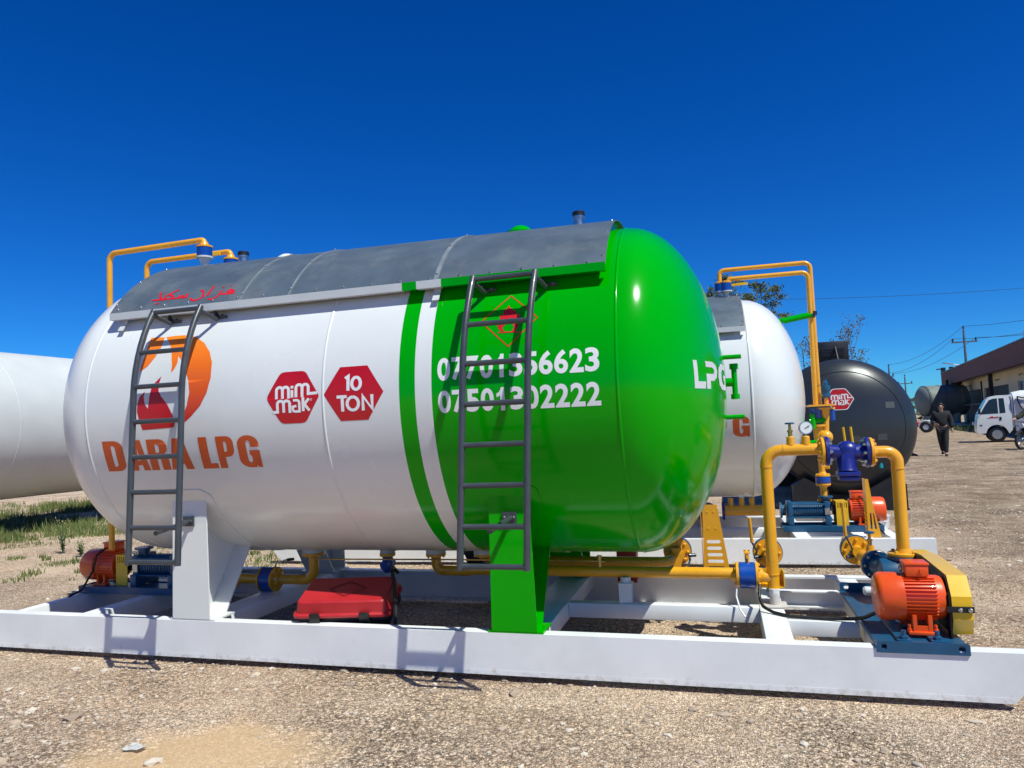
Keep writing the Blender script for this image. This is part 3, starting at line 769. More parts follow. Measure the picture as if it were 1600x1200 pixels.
def discharge_loop():
    """yellow pipe loop from under the tank to the belt pump"""
    Y = 5.17; pr = 0.0385
    t = thing('pipework', 'thick yellow pipe loop with dark blue strainer rising over the orange belt pump', 'pipework', (0.27, Y, 0.36), 'yellow pipe runs')
    MB().tube([(-1.9, Y, 0.455), (0.02, Y, 0.455)], pr, 18).build('pipe', M['yellow'], t)
    wafer_valve(t, (0.10, Y, 0.445), (1, 0, 0), [(0.105, Y-0.01, 0.525), (0.105, Y-0.01, 0.555), (0.102, Y+0.05, 0.60)], r=0.088, th=0.105)
    mb = MB(); mb.lathe([(0, .015), (.05, .015), (.05, .01), (.07, .01)], (0.105, Y, 0.525), (0, 0, 1), 10); mb.bx(0.085, 0.125, Y-0.012, Y+0.10, 0.588, 0.596)
    mb.build('valve_stem', M['yellow'], t)
    # tee block and riser
    mb = MB(); mb.tube([(0.18, Y, 0.44), (0.265, Y, 0.43)], pr*0.9, 16)
    mb.tube([(0.265, Y-0.0, 0.36), (0.265, Y, 1.278), (0.61, Y, 1.278)], pr, 18, fillet=0.10)
    mb.lathe([(-0.004, pr+0.0035), (0.004, pr+0.0035)], (0.265, Y, 1.17), (0, 0, 1), 18); mb.lathe([(-0.004, pr+0.0035), (0.004, pr+0.0035)], (0.38, Y, 1.278), (1, 0, 0), 18)
    mb.lathe([(-0.004, pr+0.004), (0.004, pr+0.004)], (0.265, Y, 0.455), (0, 0, 1), 18)
    for x in (0.43, 0.525): mb.lathe([(0, .028), (.055, .026), (.06, .022)], (x, Y, 1.308), (0, 0, 1), 16)
    mb.build('pipe', M['yellow'], t)
    mb = MB(); mb.bx(0.18, 0.33, Y-0.01, Y+0.11, 0.365, 0.372); mb.bx(0.178, 0.184, Y-0.01, Y+0.11, 0.372, 0.47); mb.bx(0.33, 0.336, Y-0.01, Y+0.11, 0.372, 0.47); mb.bx(0.184, 0.33, Y+0.10, Y+0.106, 0.372, 0.47)
    mb.build('pipe_saddle', M['yellowguard'], t)
    mb = MB(); mb.tube([(0.265, Y-0.02, 0.255), (0.265, Y-0.02, 0.364)], 0.033, 16); mb.bx(0.19, 0.34, Y-0.10, Y+0.06, 0.2535, 0.2615)
    mb.build('pipe_post', M['frame'], t)
    handwheel_valve(t, (0.43, Y, 1.366), 0.030)
    MB().cyl((0.525, Y, 1.366), (0.525, Y, 1.385), 0.010).build('gauge_stem', M['brass'], t)
    pressure_gauge(t, (0.525, Y, 1.42), 0.044)
    # flange pairs and strainer
    f = MB(); flange_disc(f, (0.612, Y, 1.262), (1, 0, 0), 0.095, .020); f.bolts((0.612, Y, 1.262), (-1, 0, 0), 0.074, 8, .011, .016)
    f.lathe([(0, pr), (.012, pr*1.35)], (0.600, Y, 1.270), (1, 0, 0), 18); f.build('flange', M['yellow'], t); f = MB()
    flange_disc(f, (0.905, Y, 1.248), (1, 0, 0), 0.095, .020); f.bolts((0.925, Y, 1.248), (1, 0, 0), 0.074, 8, .011, .016)
    f.build('flange', M['yellow'], t)
    s = MB()
    flange_disc(s, (0.637, Y, 1.262), (1, 0, 0), 0.098, .022); flange_disc(s, (0.878, Y, 1.248), (1, 0, 0), 0.098, .022)
    s.tube([(0.655, Y, 1.262), (0.72, Y, 1.25), (0.79, Y, 1.245), (0.88, Y, 1.248)], 0.050, 18, taper=[.85, 1.0, 1.15, 1.0, .9])
    s.sphere((0.775, Y, 1.262), 0.068, 20, (1.05, .95, .95))
    s.lathe([(0, .062), (.10, .060), (.115, .064)], (0.765, Y, 1.235), (-0.02, -0.25, -1), 4 if False else 20)
    sb = s.build('strainer', M['navy'], t)
    s2 = MB(); s2.box((0.765, Y-0.035, 1.115), (0.135, 0.115, 0.028), None, .004); s2.box((0.765, Y-0.035, 1.085), (0.12, 0.10, 0.026), None, .004)
    s2.box((0.765, Y-0.060, 1.20), (0.075, 0.012, 0.10), None, .003)
    s2.build('strainer_cover', M['navy'], sb)
    b = MB(); b.bolts((0.659, Y, 1.262), (1, 0, 0), 0.076, 8, .013, .020); b.bolts((0.878, Y, 1.248), (-1, 0, 0), 0.076, 8, .013, .020)
    b.build('flange_bolts', M['steel'], sb)
    # outlet elbow down to the pump
    mb = MB(); mb.tube([(0.925, Y, 1.248), (1.066, Y, 1.248), (1.062, Y, 0.605)], pr, 18, fillet=0.105)
    mb.lathe([(-0.004, pr+0.0035), (0.004, pr+0.0035)], (1.0655, Y, 1.14), (0, 0, 1), 18)
    mb.lathe([(0, pr), (0.03, pr*1.25)], (1.062, Y, 0.63), (0, 0, -1), 18)
    mb.build('pipe', M['yellow'], t)
    f = MB(); flange_disc(f, (1.062, Y, 0.584), (0, 0, 1), 0.092, .020); f.bolts((1.062, Y, 0.604), (0, 0, 1), 0.071, 4, .012, .014, ph=.5)
    f.build('flange', M['yellow'], t)
    return t
def gas_lines_under_tank():
    t = thing('pipework', 'yellow elbow pipes with dark blue valve hanging in shade under the white half', 'pipework', (-3.3, 5.22, 0.34), 'yellow pipe runs')
    pr = 0.040; Y = 5.22
    mb = MB(); mb.tube([(-3.25, Y, 0.57), (-3.25, Y, 0.345), (-3.56, Y, 0.345)], pr, 16, fillet=0.09)
    mb.tube([(-3.76, Y, 0.345), (-4.32, Y, 0.345)], pr, 16)
    mb.lathe([(0, .092), (.02, .092), (.02, .05)], (-3.25, Y, 0.566), (0, 0, -1), 24); mb.bolts((-3.25, Y, 0.546), (0, 0, -1), .075, 10, .010, .016)
    mb.lathe([(0, .085), (.02, .085)], (-4.02, Y, 0.345), (1, 0, 0), 24)
    mb.build('pipe', M['yellow'], t)
    wafer_valve(t, (-3.665, Y, 0.345), (1, 0, 0), [(-3.62, Y, 0.43), (-3.60, Y, 0.475), (-3.50, Y-.02, 0.505), (-3.42, Y-.03, 0.515)], r=0.10, th=0.10, sleeve='black', lever_mat='steel')
    # third nozzle: elbow and long pipe to the right
    mb = MB(); mb.tube([(-2.18, Y, 0.56), (-2.18, Y, 0.435), (-1.9, Y, 0.435)], pr*0.95, 16, fillet=0.08)
    mb.lathe([(0, .078), (.018, .078), (.018, .045)], (-2.18, Y, 0.566), (0, 0, -1), 24); mb.bolts((-2.18, Y, 0.548), (0, 0, -1), .063, 8, .009, .014)
    mb.lathe([(0, .072), (.018, .072), (.018, .045)], (-1.79, Y, 0.566), (0, 0, -1), 24)
    mb.tube([(-1.79, Y, 0.55), (-1.79, Y+.18, 0.475), (-1.2, Y+.22, 0.475), (-0.44, Y+.22, 0.475), (-0.40, Y+.45, 0.50)], pr*0.95, 16, fillet=0.07)
    mb.build('pipe', M['yellow'], t)
    mb = MB(); mb.lathe([(0, .062), (.022, .062), (.03, .045)], (-2.59, Y, 0.566), (0, 0, -1), 20)
    fl = mb.build('flange', M['yellow'], t)
    mb = MB(); mb.lathe([(0, .04), (.04, .045), (.10, .045), (.12, .03)], (-2.59, Y, 0.536), (0, 0, -1), 16); mb.cyl((-2.59, Y-.07, .48), (-2.59, Y+.07, .48), .035)
    mb.build('drain_valve', M['blue'], t)
    MB().tube([(-3.2, Y-.05, 0.52), (-2.0, Y-.05, 0.528), (-0.93, Y-.06, 0.53), (-0.90, Y-.06, 0.545)], 0.006, 6).build('impulse_tube', M['brass'], t)
    b = MB(); b.cyl((-0.90, Y-.06, .49), (-0.90, Y-.06, .57), .018); b.cyl((-0.94, Y-.06, .53), (-0.86, Y-.06, .53), .014); b.build('fitting', M['brass'], t)
    return t
def side_valve(c, lever, label, body='petrol', bracket=True):
    c = Vector(c)
    t = thing('ball_valve', label, 'valve', c, 'side valves facing the camera on the skid ends')
    mb = MB(); mb.lathe([(0, .105), (.05, .105)], c+Vector((0, .022, 0)), (0, 1, 0), 28); mb.build('body', M[body], t)
    f = MB(); f.lathe([(0, .100), (.018, .100)], c, (0, 1, 0), 28); f.lathe([(0, .100), (.018, .100)], c+Vector((0, .075, 0)), (0, 1, 0), 28)
    f.bolts(c, (0, -1, 0), .078, 8, .011, .014); f.lathe([(0, .040), (.07, .036)], c, (0, -1, 0), 18); f.lathe([(0, .04), (.35, .04)], c+Vector((0, .09, 0)), (0, 1, 0), 18)
    if bracket: f.bx(c.x-.03, c.x+.03, c.y-.085, c.y-.07, c.z-.11, c.z+.035); f.bx(c.x-.04, c.x+.04, c.y-.09, c.y-.02, c.z+.03, c.z+.038)
    f.build('flange', M['yellow'], t)
    l = MB(); l.tube(lever[:-1], .0075, 8); l.cyl(lever[0], Vector(lever[0])+Vector((.05, .02, 0)), .014)
    l.build('lever', M['darkgrey'], t)
    MB().tube([lever[-2], lever[-1]], .012, 8).build('lever_sleeve', M['yellow'], t)
    MB().tube([c+Vector((0, -.03, -.12)), c+Vector((0, -.03, .252-c.z))], .028, 14).build('post', M['frame'], t) if bracket and c.x > 0 else None
    return t

def belt_pump():
    t = thing('pump_unit', 'orange electric motor driving a dark blue pump behind a yellow belt guard', 'pump', (0.95, 4.7, 0.255), 'orange and blue motor pump sets')
    # base plate with turned-up perforated ends
    def slot(u, v, w, h):
        n = 8; return [(u+w*math.cos(2*PI*k/n), v+h*math.sin(2*PI*k/n)) for k in range(n)]
    mb = MB()
    mb.plate([[(0.715, 0.234), (1.155, 0.234), (1.155, 0.282), (1.145, 0.294), (0.725, 0.294), (0.715, 0.282)], slot(.752, .266, .014, .018)[::-1], slot(1.118, .266, .017, .022)[::-1]], 'Y', 4.270, 4.2785)
    mb.plate([[(0.715, 0.258), (1.155, 0.258), (1.155, 0.325), (1.145, 0.335), (0.725, 0.335), (0.715, 0.325)], slot(.755, .305, .016, .018)[::-1]], 'Y', 5.50, 5.508)
    mb.bx(0.717, 1.153, 4.2790, 5.4995, 0.272, 0.280)
    mb.bx(0.717, 0.725, 4.2790, 5.4995, 0.2565, 0.272); mb.bx(1.145, 1.153, 4.2790, 5.4995, 0.2565, 0.272)
    mb.build('base_plate', M['petrol'], t)
    mb = MB()
    for x in (0.86, 1.02):
        mb.bx(x-.035, x+.035, 4.30, 4.74, .2805, .296, .004); mb.lathe([(0, .022), (.016, .022), (.018, .016)], (x, 4.325, .296), (0, 0, 1), 6)
        mb.lathe([(0, .012), (.04, .012)], (x, 4.325, .30), (0, 0, 1), 8)
    mb.build('slide_rail', M['petrol'], t)
    # motor, axis along X
    my, mz, mr = 4.52, 0.475, 0.122
    m = MB()
    m.lathe([(0, mr*.93), (.012, mr*.96), (.20, mr*.96), (.215, mr*.90), (.225, mr*.5)], (0.885, my, mz), (1, 0, 0), 40)
    for k in range(40):
        a = 2*PI*k/40
        if abs(math.sin(a)) > .93: continue
        c = Vector((0.975, my+math.cos(a)*mr*.985, mz+math.sin(a)*mr*.985))
        m.box(c, (0.165, .016, .0042), Matrix.Rotation(a, 3, 'X'))
    mo = m.build('motor', M['orange'], t)
    c = MB(); c.lathe([(0, mr*.35), (0.001, mr*.86), (.010, mr*.98), (.028, mr*1.07), (.135, mr*1.07), (.137, mr*1.0)], (0.765, my, mz), (1, 0, 0), 40)
    c.build('fan_cover', M['orange'], mo)
    c = MB(); c.box((0.975, my-.01, mz+mr+.028), (0.115, .115, .062), None, .008); c.box((0.975, my-.01, mz+mr+.066), (0.124, .124, .016), None, .006); c.box((0.975, my, mz+mr-.004), (.10, .10, .02))
    c.cyl((.995, my-.07, mz+mr+.03), (.995, my-.09, mz+mr+.03), .012)
    c.build('terminal_box', M['orange'], mo)
    for s in (-1, 1):
        c = MB()
        y = my+s*.105
        c.bx(.90, 1.045, y-.028, y+.028, .297, .315, .003)
        c.bx(.925, .945, y-.018, y+.018, .315, .40); c.bx(1.00, 1.02, y-.018, y+.018, .315, .40); c.bx(.925, 1.02, y-.016, y-.008, .315, .345)
        for x in (.908, 1.036): c.lathe([(0, .013), (.012, .013), (.012, .008), (.035, .008)], (x, y-.008, .315), (0, 0, 1), 8)
        c.build('motor_foot', M['orange'], mo)
    c = MB(); ring = [(0.905, my+.015*math.cos(k*PI/6)*1.2, mz+mr+.035+.018*math.sin(k*PI/6)) for k in range(13)]
    c.tube(ring, .0065, 8); c.build('lifting_eye', M['steel'], mo)
    MB().lathe([(0, .026), (.05, .026), (.06, .018)], (0.80, my+.20, mz-.02), (-1, 0, 0.0), 14).build('fill_cap', M['lipgrey'], t)
    # belt guard
    out = [(4.475, .296), (4.425, .30), (4.392, .385), (4.40, .505), (4.465, .604), (4.98, .622), (5.30, .60), (5.36, .45), (5.30, .30), (5.1, .296)]
    g = MB(); g.plate([out], 'X', 1.118, 1.215); gd = g.build('belt_guard', M['yellowguard'], t, smooth=20)
    g = MB(); inn = [(y*0.985+0.0735, z*0.97+.0135) for y, z in out]; g.plate([inn], 'X', 1.112, 1.1175); g.bx(1.105, 1.113, 4.40, 4.46, .28, .52)
    g.build('guard_back_plate', M['black'], gd)
    g = MB(); g.bx(1.09, 1.218, 4.379, 4.389, .425, .455); gs = g.build('guard_strap', M['black'], gd)
    g = MB(); g.bolts((1.15, 4.379, .44), (0, -1, 0), .0001, 1, .012, .012); g.bolts((1.197, 4.379, .44), (0, -1, 0), .0001, 1, .012, .012); g.build('strap_bolt', M['steel'], gs)
    # pump body
    Y = 5.17
    p = MB()
    flange_disc(p, (1.062, Y, .582), (0, 0, -1), .094, .022)
    p.lathe([(0, .062), (.05, .058), (.12, .075), (.20, .085)], (1.062, Y, .562), (0, 0, -1), 24)
    p.lathe([(-.12, .05), (-.10, .10), (-.02, .115), (.06, .10), (.07, .055)], (1.02, Y, .46), (1, 0, 0), 28)
    p.bx(.94, 1.10, 5.06, 5.28, .281, .37, .01)
    p.tube([(1.02, Y-.02, .47), (.97, Y, .485), (.93, 5.30, .492)], .066, 18)
    flange_disc(p, (.93, 5.30, .492), (-.10, 1, 0), .098, .022)
    p.build('pump_casing', M['petrol'], t)
    b = MB(); b.bolts((.93, 5.30, .492), (.10, -1, 0), .078, 8, .013, .018); b.build('flange_bolts', M['steel'], t); b = MB(); b.bolts((1.062, Y, .560), (0, 0, -1), .076, 4, .012, .02, ph=.5); b.build('flange_bolts', M['steel'], t)
    # suction side behind
    s = MB(); s.lathe([(0, .10), (.018, .10), (.018, .06), (.12, .05), (.30, .045)], (.928, 5.325, .492), (-.10, 1, .01), 24)
    s.lathe([(0, .03), (.07, .026)], (.915, 5.44, .53), (0, 0, 1), 14)
    s.build('suction_pipe', M['yellow'], t)
    handwheel_valve(t, (.915, 5.44, .60), .034)
    return t

def multistage_pump(label, x0, yc, z0, sgn=1):
    """long pump + slotted coupling guard + motor on one base, running along X (sgn=+1: motor on the right)"""
    t = thing('pump_unit', label, 'pump', (x0+sgn*.5, yc, z0), 'orange and blue motor pump sets')
    X = lambda a: x0+sgn*a
    zc = z0+.215
    def lx(mb, prof, o, seg=28): mb.lathe([(a, r) for a, r in prof], (X(o), yc, zc), (sgn, 0, 0), seg)
    mb = MB(); mb.plate([[(yc-.17, z0+.002), (yc-.17, z0+.058), (yc-.08, z0+.058), (yc-.08, z0+.05), (yc+.08, z0+.05), (yc+.08, z0+.058), (yc+.17, z0+.058), (yc+.17, z0+.002), (yc+.162, z0+.002), (yc+.162, z0+.04), (yc-.162, z0+.04), (yc-.162, z0+.002)]], 'X', min(X(0), X(1.0)), max(X(0), X(1.0)))
    mb.bx(min(X(.995), X(1.003)), max(X(.995), X(1.003)), yc-.17, yc+.17, z0+.002, z0+.062)
    mb.build('base_plate', M['petrol'], t)
    p = MB(); prof = [(.08, .075)]
    for k in range(15):
        a = .09+.34*k/15; prof += [(a, .092), (a+.012, .092), (a+.014, .084), (a+.021, .084)]
    prof += [(.435, .092), (.44, .07)]
    lx(p, prof, 0)
    for a in (.06, .44): p.bx(min(X(a), X(a+.055)), max(X(a), X(a+.055)), yc-.11, yc+.11, zc-.10, zc+.10, .012); p.bx(min(X(a), X(a+.06)), max(X(a), X(a+.06)), yc-.13, yc+.13, z0+.0585, zc-.06, .004)
    p.lathe([(0, .05), (.03, .045), (.075, .05), (.075, .075), (.09, .075)], (X(.47), yc, zc+.06), (0, 0, 1), 20)
    p.lathe([(0, .06), (.04, .06), (.04, .088), (.058, .088)], (X(.05), yc, zc), (-sgn, 0, 0), 24)
    for dy in (-.10, .10):
        for dz in (-.07, .07): p.tube([(X(.07), yc+dy, zc+dz), (X(.49), yc+dy, zc+dz)], .009, 8)
    pp = p.build('pump_barrel', M['petrol'], t, smooth=28)
    MB().bx(min(X(.44), X(.49)), max(X(.44), X(.49)), yc-.113, yc-.111, zc-.04, zc+.03).build('name_plate', M['steel'], pp)
    # coupling guard with slots
    a0, a1 = .555, .675
    x_0, x_1 = min(X(a0), X(a1)), max(X(a0), X(a1))
    outl = [(x_0, z0+.058), (x_1, z0+.058), (x_1, zc+.10), (x_0, zc+.10)]
    sl = []
    for k in range(5):
        u = x_0+.016+.021*k; sl.append([(u, zc+.085), (u+.009, zc+.085), (u+.009, zc+.03), (u, zc+.03)])
    g = MB(); g.plate([outl]+sl, 'Y', yc-.10, yc-.096); g.plate([outl]+sl, 'Y', yc+.096, yc+.10); g.bx(x_0, x_1, yc-.0955, yc+.0955, zc+.096, zc+.10)
    gd = g.build('coupling_guard', M['yellowguard'], t)
    MB().lathe([(0, .05), (.14, .05)], (X(.53), yc, zc), (sgn, 0, 0), 16).build('coupling', M['black'], t)
    # motor
    m = MB(); lx(m, [(.69, .05), (.70, .118), (.715, .122), (.90, .122), (.905, .11)], 0, 36)
    for k in range(32):
        a = 2*PI*(k+.5)/32
        if abs(math.sin(a)) > .95: continue
        m.box((X(.81), yc+math.cos(a)*.126, zc+math.sin(a)*.126), (.17, .016, .0042), Matrix.Rotation(a, 3, 'X'))
    mo = m.build('motor', M['orange'], t)
    c = MB(); lx(c, [(.90, .134), (1.02, .134), (1.045, .122), (1.052, .09), (1.053, .03)], 0, 36); c.build('fan_cover', M['orange'], mo)
    c = MB(); c.box((X(.78), yc-.01, zc+.155), (.12, .115, .07), None, .008); c.box((X(.78), yc-.01, zc+.195), (.13, .125, .014), None, .005)
    for a in (.755, .80): c.cyl((X(a), yc-.06, zc+.15), (X(a), yc-.085, zc+.15), .012)
    c.build('terminal_box', M['orange'], mo)
    for s in (-1, 1):
        c = MB()
        c.bx(min(X(.76), X(.88)), max(X(.76), X(.88)), yc+s*.105-.03, yc+s*.105+.03, z0+.0585, z0+.075, .003)
        for a in (.775, .845): c.bx(min(X(a), X(a+.018)), max(X(a), X(a+.018)), yc+s*.10-.02, yc+s*.10+.02, z0+.075, zc-.07)
        c.build('motor_foot', M['orange'], mo)
    MB().tube([(X(.80), yc-.085, zc+.15), (X(.83), yc-.15, zc+.10), (X(.87), yc-.15, zc-.03), (X(.95), yc-.19, z0+.03), (X(.97), yc-.3, z0-.0)], .009, 8, fillet=.03).build('cable', M['black'], t)
    return t

def slotted_guard(o, w0, w1, h, depth, label, rot=0.0, z0=.256):
    """tapered folded-plate stand with rounded slots near its foot; front face in local XZ"""
    t = thing('slotted_guard', label, 'guard plate', (o[0], o[1], z0), 'yellow slotted guard stands')
    def sl(u, v, w, hh):
        return arc(u+w-hh/2, v, hh/2, hh/2, 90, -90, 6)+arc(u-w+hh/2, v, hh/2, hh/2, 270, 90, 6)
    X0 = o[0]
    def lean(v): return 0.0
    left = lambda v: X0-w0/2+(w0-w1)*0.15*v/h
    right = lambda v: X0+w0/2-(w0-w1)*0.85*v/h
    polys = [[(left(0), z0+.002), (right(0), z0+.002), (right(h), z0+h), (left(h), z0+h)]]
    for k in range(5):
        v = .055+.052*k; cx = (left(v)+right(v))/2; polys.append(sl(cx, z0+v, (right(v)-left(v))*.33, .026))
    Yf = o[1]
    mb = MB(); mb.plate(polys, 'Y', Yf, Yf+.005)
    mb.plate([[(Yf+.0055, z0+.002), (Yf+depth, z0+.002), (Yf+depth*.45, z0+h), (Yf+.0055, z0+h)], [(Yf+depth*.3, z0+.06), (Yf+depth*.45, z0+.06), (Yf+depth*.36, z0+.30), (Yf+depth*.27, z0+.30)]], 'X', X0-w0/2-.006, X0-w0/2-.001)
    ob = mb.build('folded_plate', M['yellow'], t)
    b = MB()
    for u, v in ((.3, .9), (.7, .9), (.3, .66), (.7, .66)): b.lathe([(0, .007), (.004, .006)], (left(v*h)+(right(v*h)-left(v*h))*u, Yf, z0+v*h), (0, -1, 0), 8)
    b.build('screws', M['yellowguard'], ob)
    if rot: t.rotation_euler = (XF.to_3x3() @ Matrix.Rotation(rot, 3, 'Z')).to_euler()
    return t

def vapour_lines_front():
    t = thing('pipework', 'two thin yellow vapour pipes arching over the left dome to blue relief valves', 'pipework', (-5.2, 5.15, .36), 'yellow pipe runs')
    r = .024
    mb = MB(); mb.tube([(-5.045, 4.98, .62), (-5.045, 4.98, 3.17), (-4.06, 4.98, 3.18), (-4.06, 4.98, 3.115)], r, 14, fillet=.07)
    mb.build('pipe', M['yellow'], t)
    mb = MB(); mb.tube([(-5.06, 5.42, .62), (-5.06, 5.42, 3.19), (-4.14, 5.42, 3.19), (-4.14, 5.42, 3.12)], r, 14, fillet=.07); mb.build('pipe', M['yellow'], t)
    for (x, y, z) in ((-4.06, 4.98, 3.075), (-4.14, 5.42, 3.075)):
        v = MB().lathe([(-.036, .062), (.036, .062)], (x, y, z), (0, 0, 1), 24).build('relief_valve', M['blue'], t)
        f = MB(); f.lathe([(.038, .066), (.052, .066), (.052, .04), (.085, .028)], (x, y, z), (0, 0, 1), 24); f.build('flange', M['yellow'], v)
        f = MB(); f.lathe([(-.052, .066), (-.038, .066)], (x, y, z), (0, 0, 1), 24); f.lathe([(-.17, .028), (-.12, .026), (-.052, .045)], (x, y, z), (0, 0, 1), 20); f.build('neck', M['lipgrey'], v)
    MB().box((-4.30, 5.39, 3.175), (.14, .02, .026)).build('lever_sleeve', M['yellowguard'], t)
    return t

def extinguisher_box(x0, x1, y0, y1, z0, z1, label, tilt, name, mat):
    """flat-lidded plastic extinguisher chest lying on its back"""
    cx, cy = (x0+x1)/2, (y0+y1)/2
    t = thing(name, label, 'equipment box', (cx, cy, z0), 'red extinguisher boxes')
    w, d, h = x1-x0, y1-y0, z1-z0
    base = MB(); base.box((cx, cy, z0+h*.26), (w-.05, d-.05, h*.50), None, .03); base.build('tub', M['black'], t)
    lid = MB()
    def rr(w_, d_, z, k=.05):
        p = []
        for sx, sy, a in ((1, 1, 0), (-1, 1, 90), (-1, -1, 180), (1, -1, 270)):
            p += [(cx+sx*(w_/2-k)+k*math.cos(R(a+j*15)), cy+sy*(d_/2-k)+k*math.sin(R(a+j*15)), z) for j in range(7)]
        return p
    lid.rings([rr(w, d, z0+h*.52), rr(w, d, z0+h*.60), rr(w-.018, d-.018, z0+h*.62), rr(w-.035, d-.035, z0+h*.64), rr(w-.065, d-.065, z0+h*.96, .035), rr(w-.085, d-.085, z0+h, .03)])
    l = lid.build('lid', M[mat], t, smooth=28)
    e = MB(); zt = z0+h+.003
    for a, b in (((0, .10), (.13, .0)), ((.13, 0), (0, -.10)), ((0, -.10), (-.13, 0)), ((-.13, 0), (0, .10))):
        vs, fs = ribbon_mesh([(cx+a[0], cy+a[1]), (cx+b[0], cy+b[1])], .013)
        vv = [e.bm.verts.new((u, v, zt)) for u, v in vs]
        for f in fs: e._face([vv[i] for i in f])
    e.build('embossed_diamond', paint('shaded_red_emboss', (.20, .004, .008), .5), l)
    for dx in (-.18, .16):
        MB().box((cx+dx, y0-.004, z0+h*.52), (.07, .02, h*.34), None, .006).build('latch', M['black'], l)
    sb = MB(); sb.bx(x1-.004, x1+.012, cy-.06, cy+.06, z0+h*.40, z0+h*.60, .004) if True else sb.tube([(x1+.005, cy+.10, z0+h*.45), (x1+.05, cy+.06, z0+h*.5), (x1+.05, cy-.06, z0+h*.5), (x1+.005, cy-.10, z0+h*.45)], .014, 8, fillet=.03); sb.build('side_clasp', M['black'], t)
    bk = MB(); bk.bx(x0+.08, x1-.06, y0+.01, y0+.06, z0-.012, z0-.004); bk.build('mount_bracket', M['black'], t)
    t.rotation_euler = (R(tilt), 0, 0)
    return t

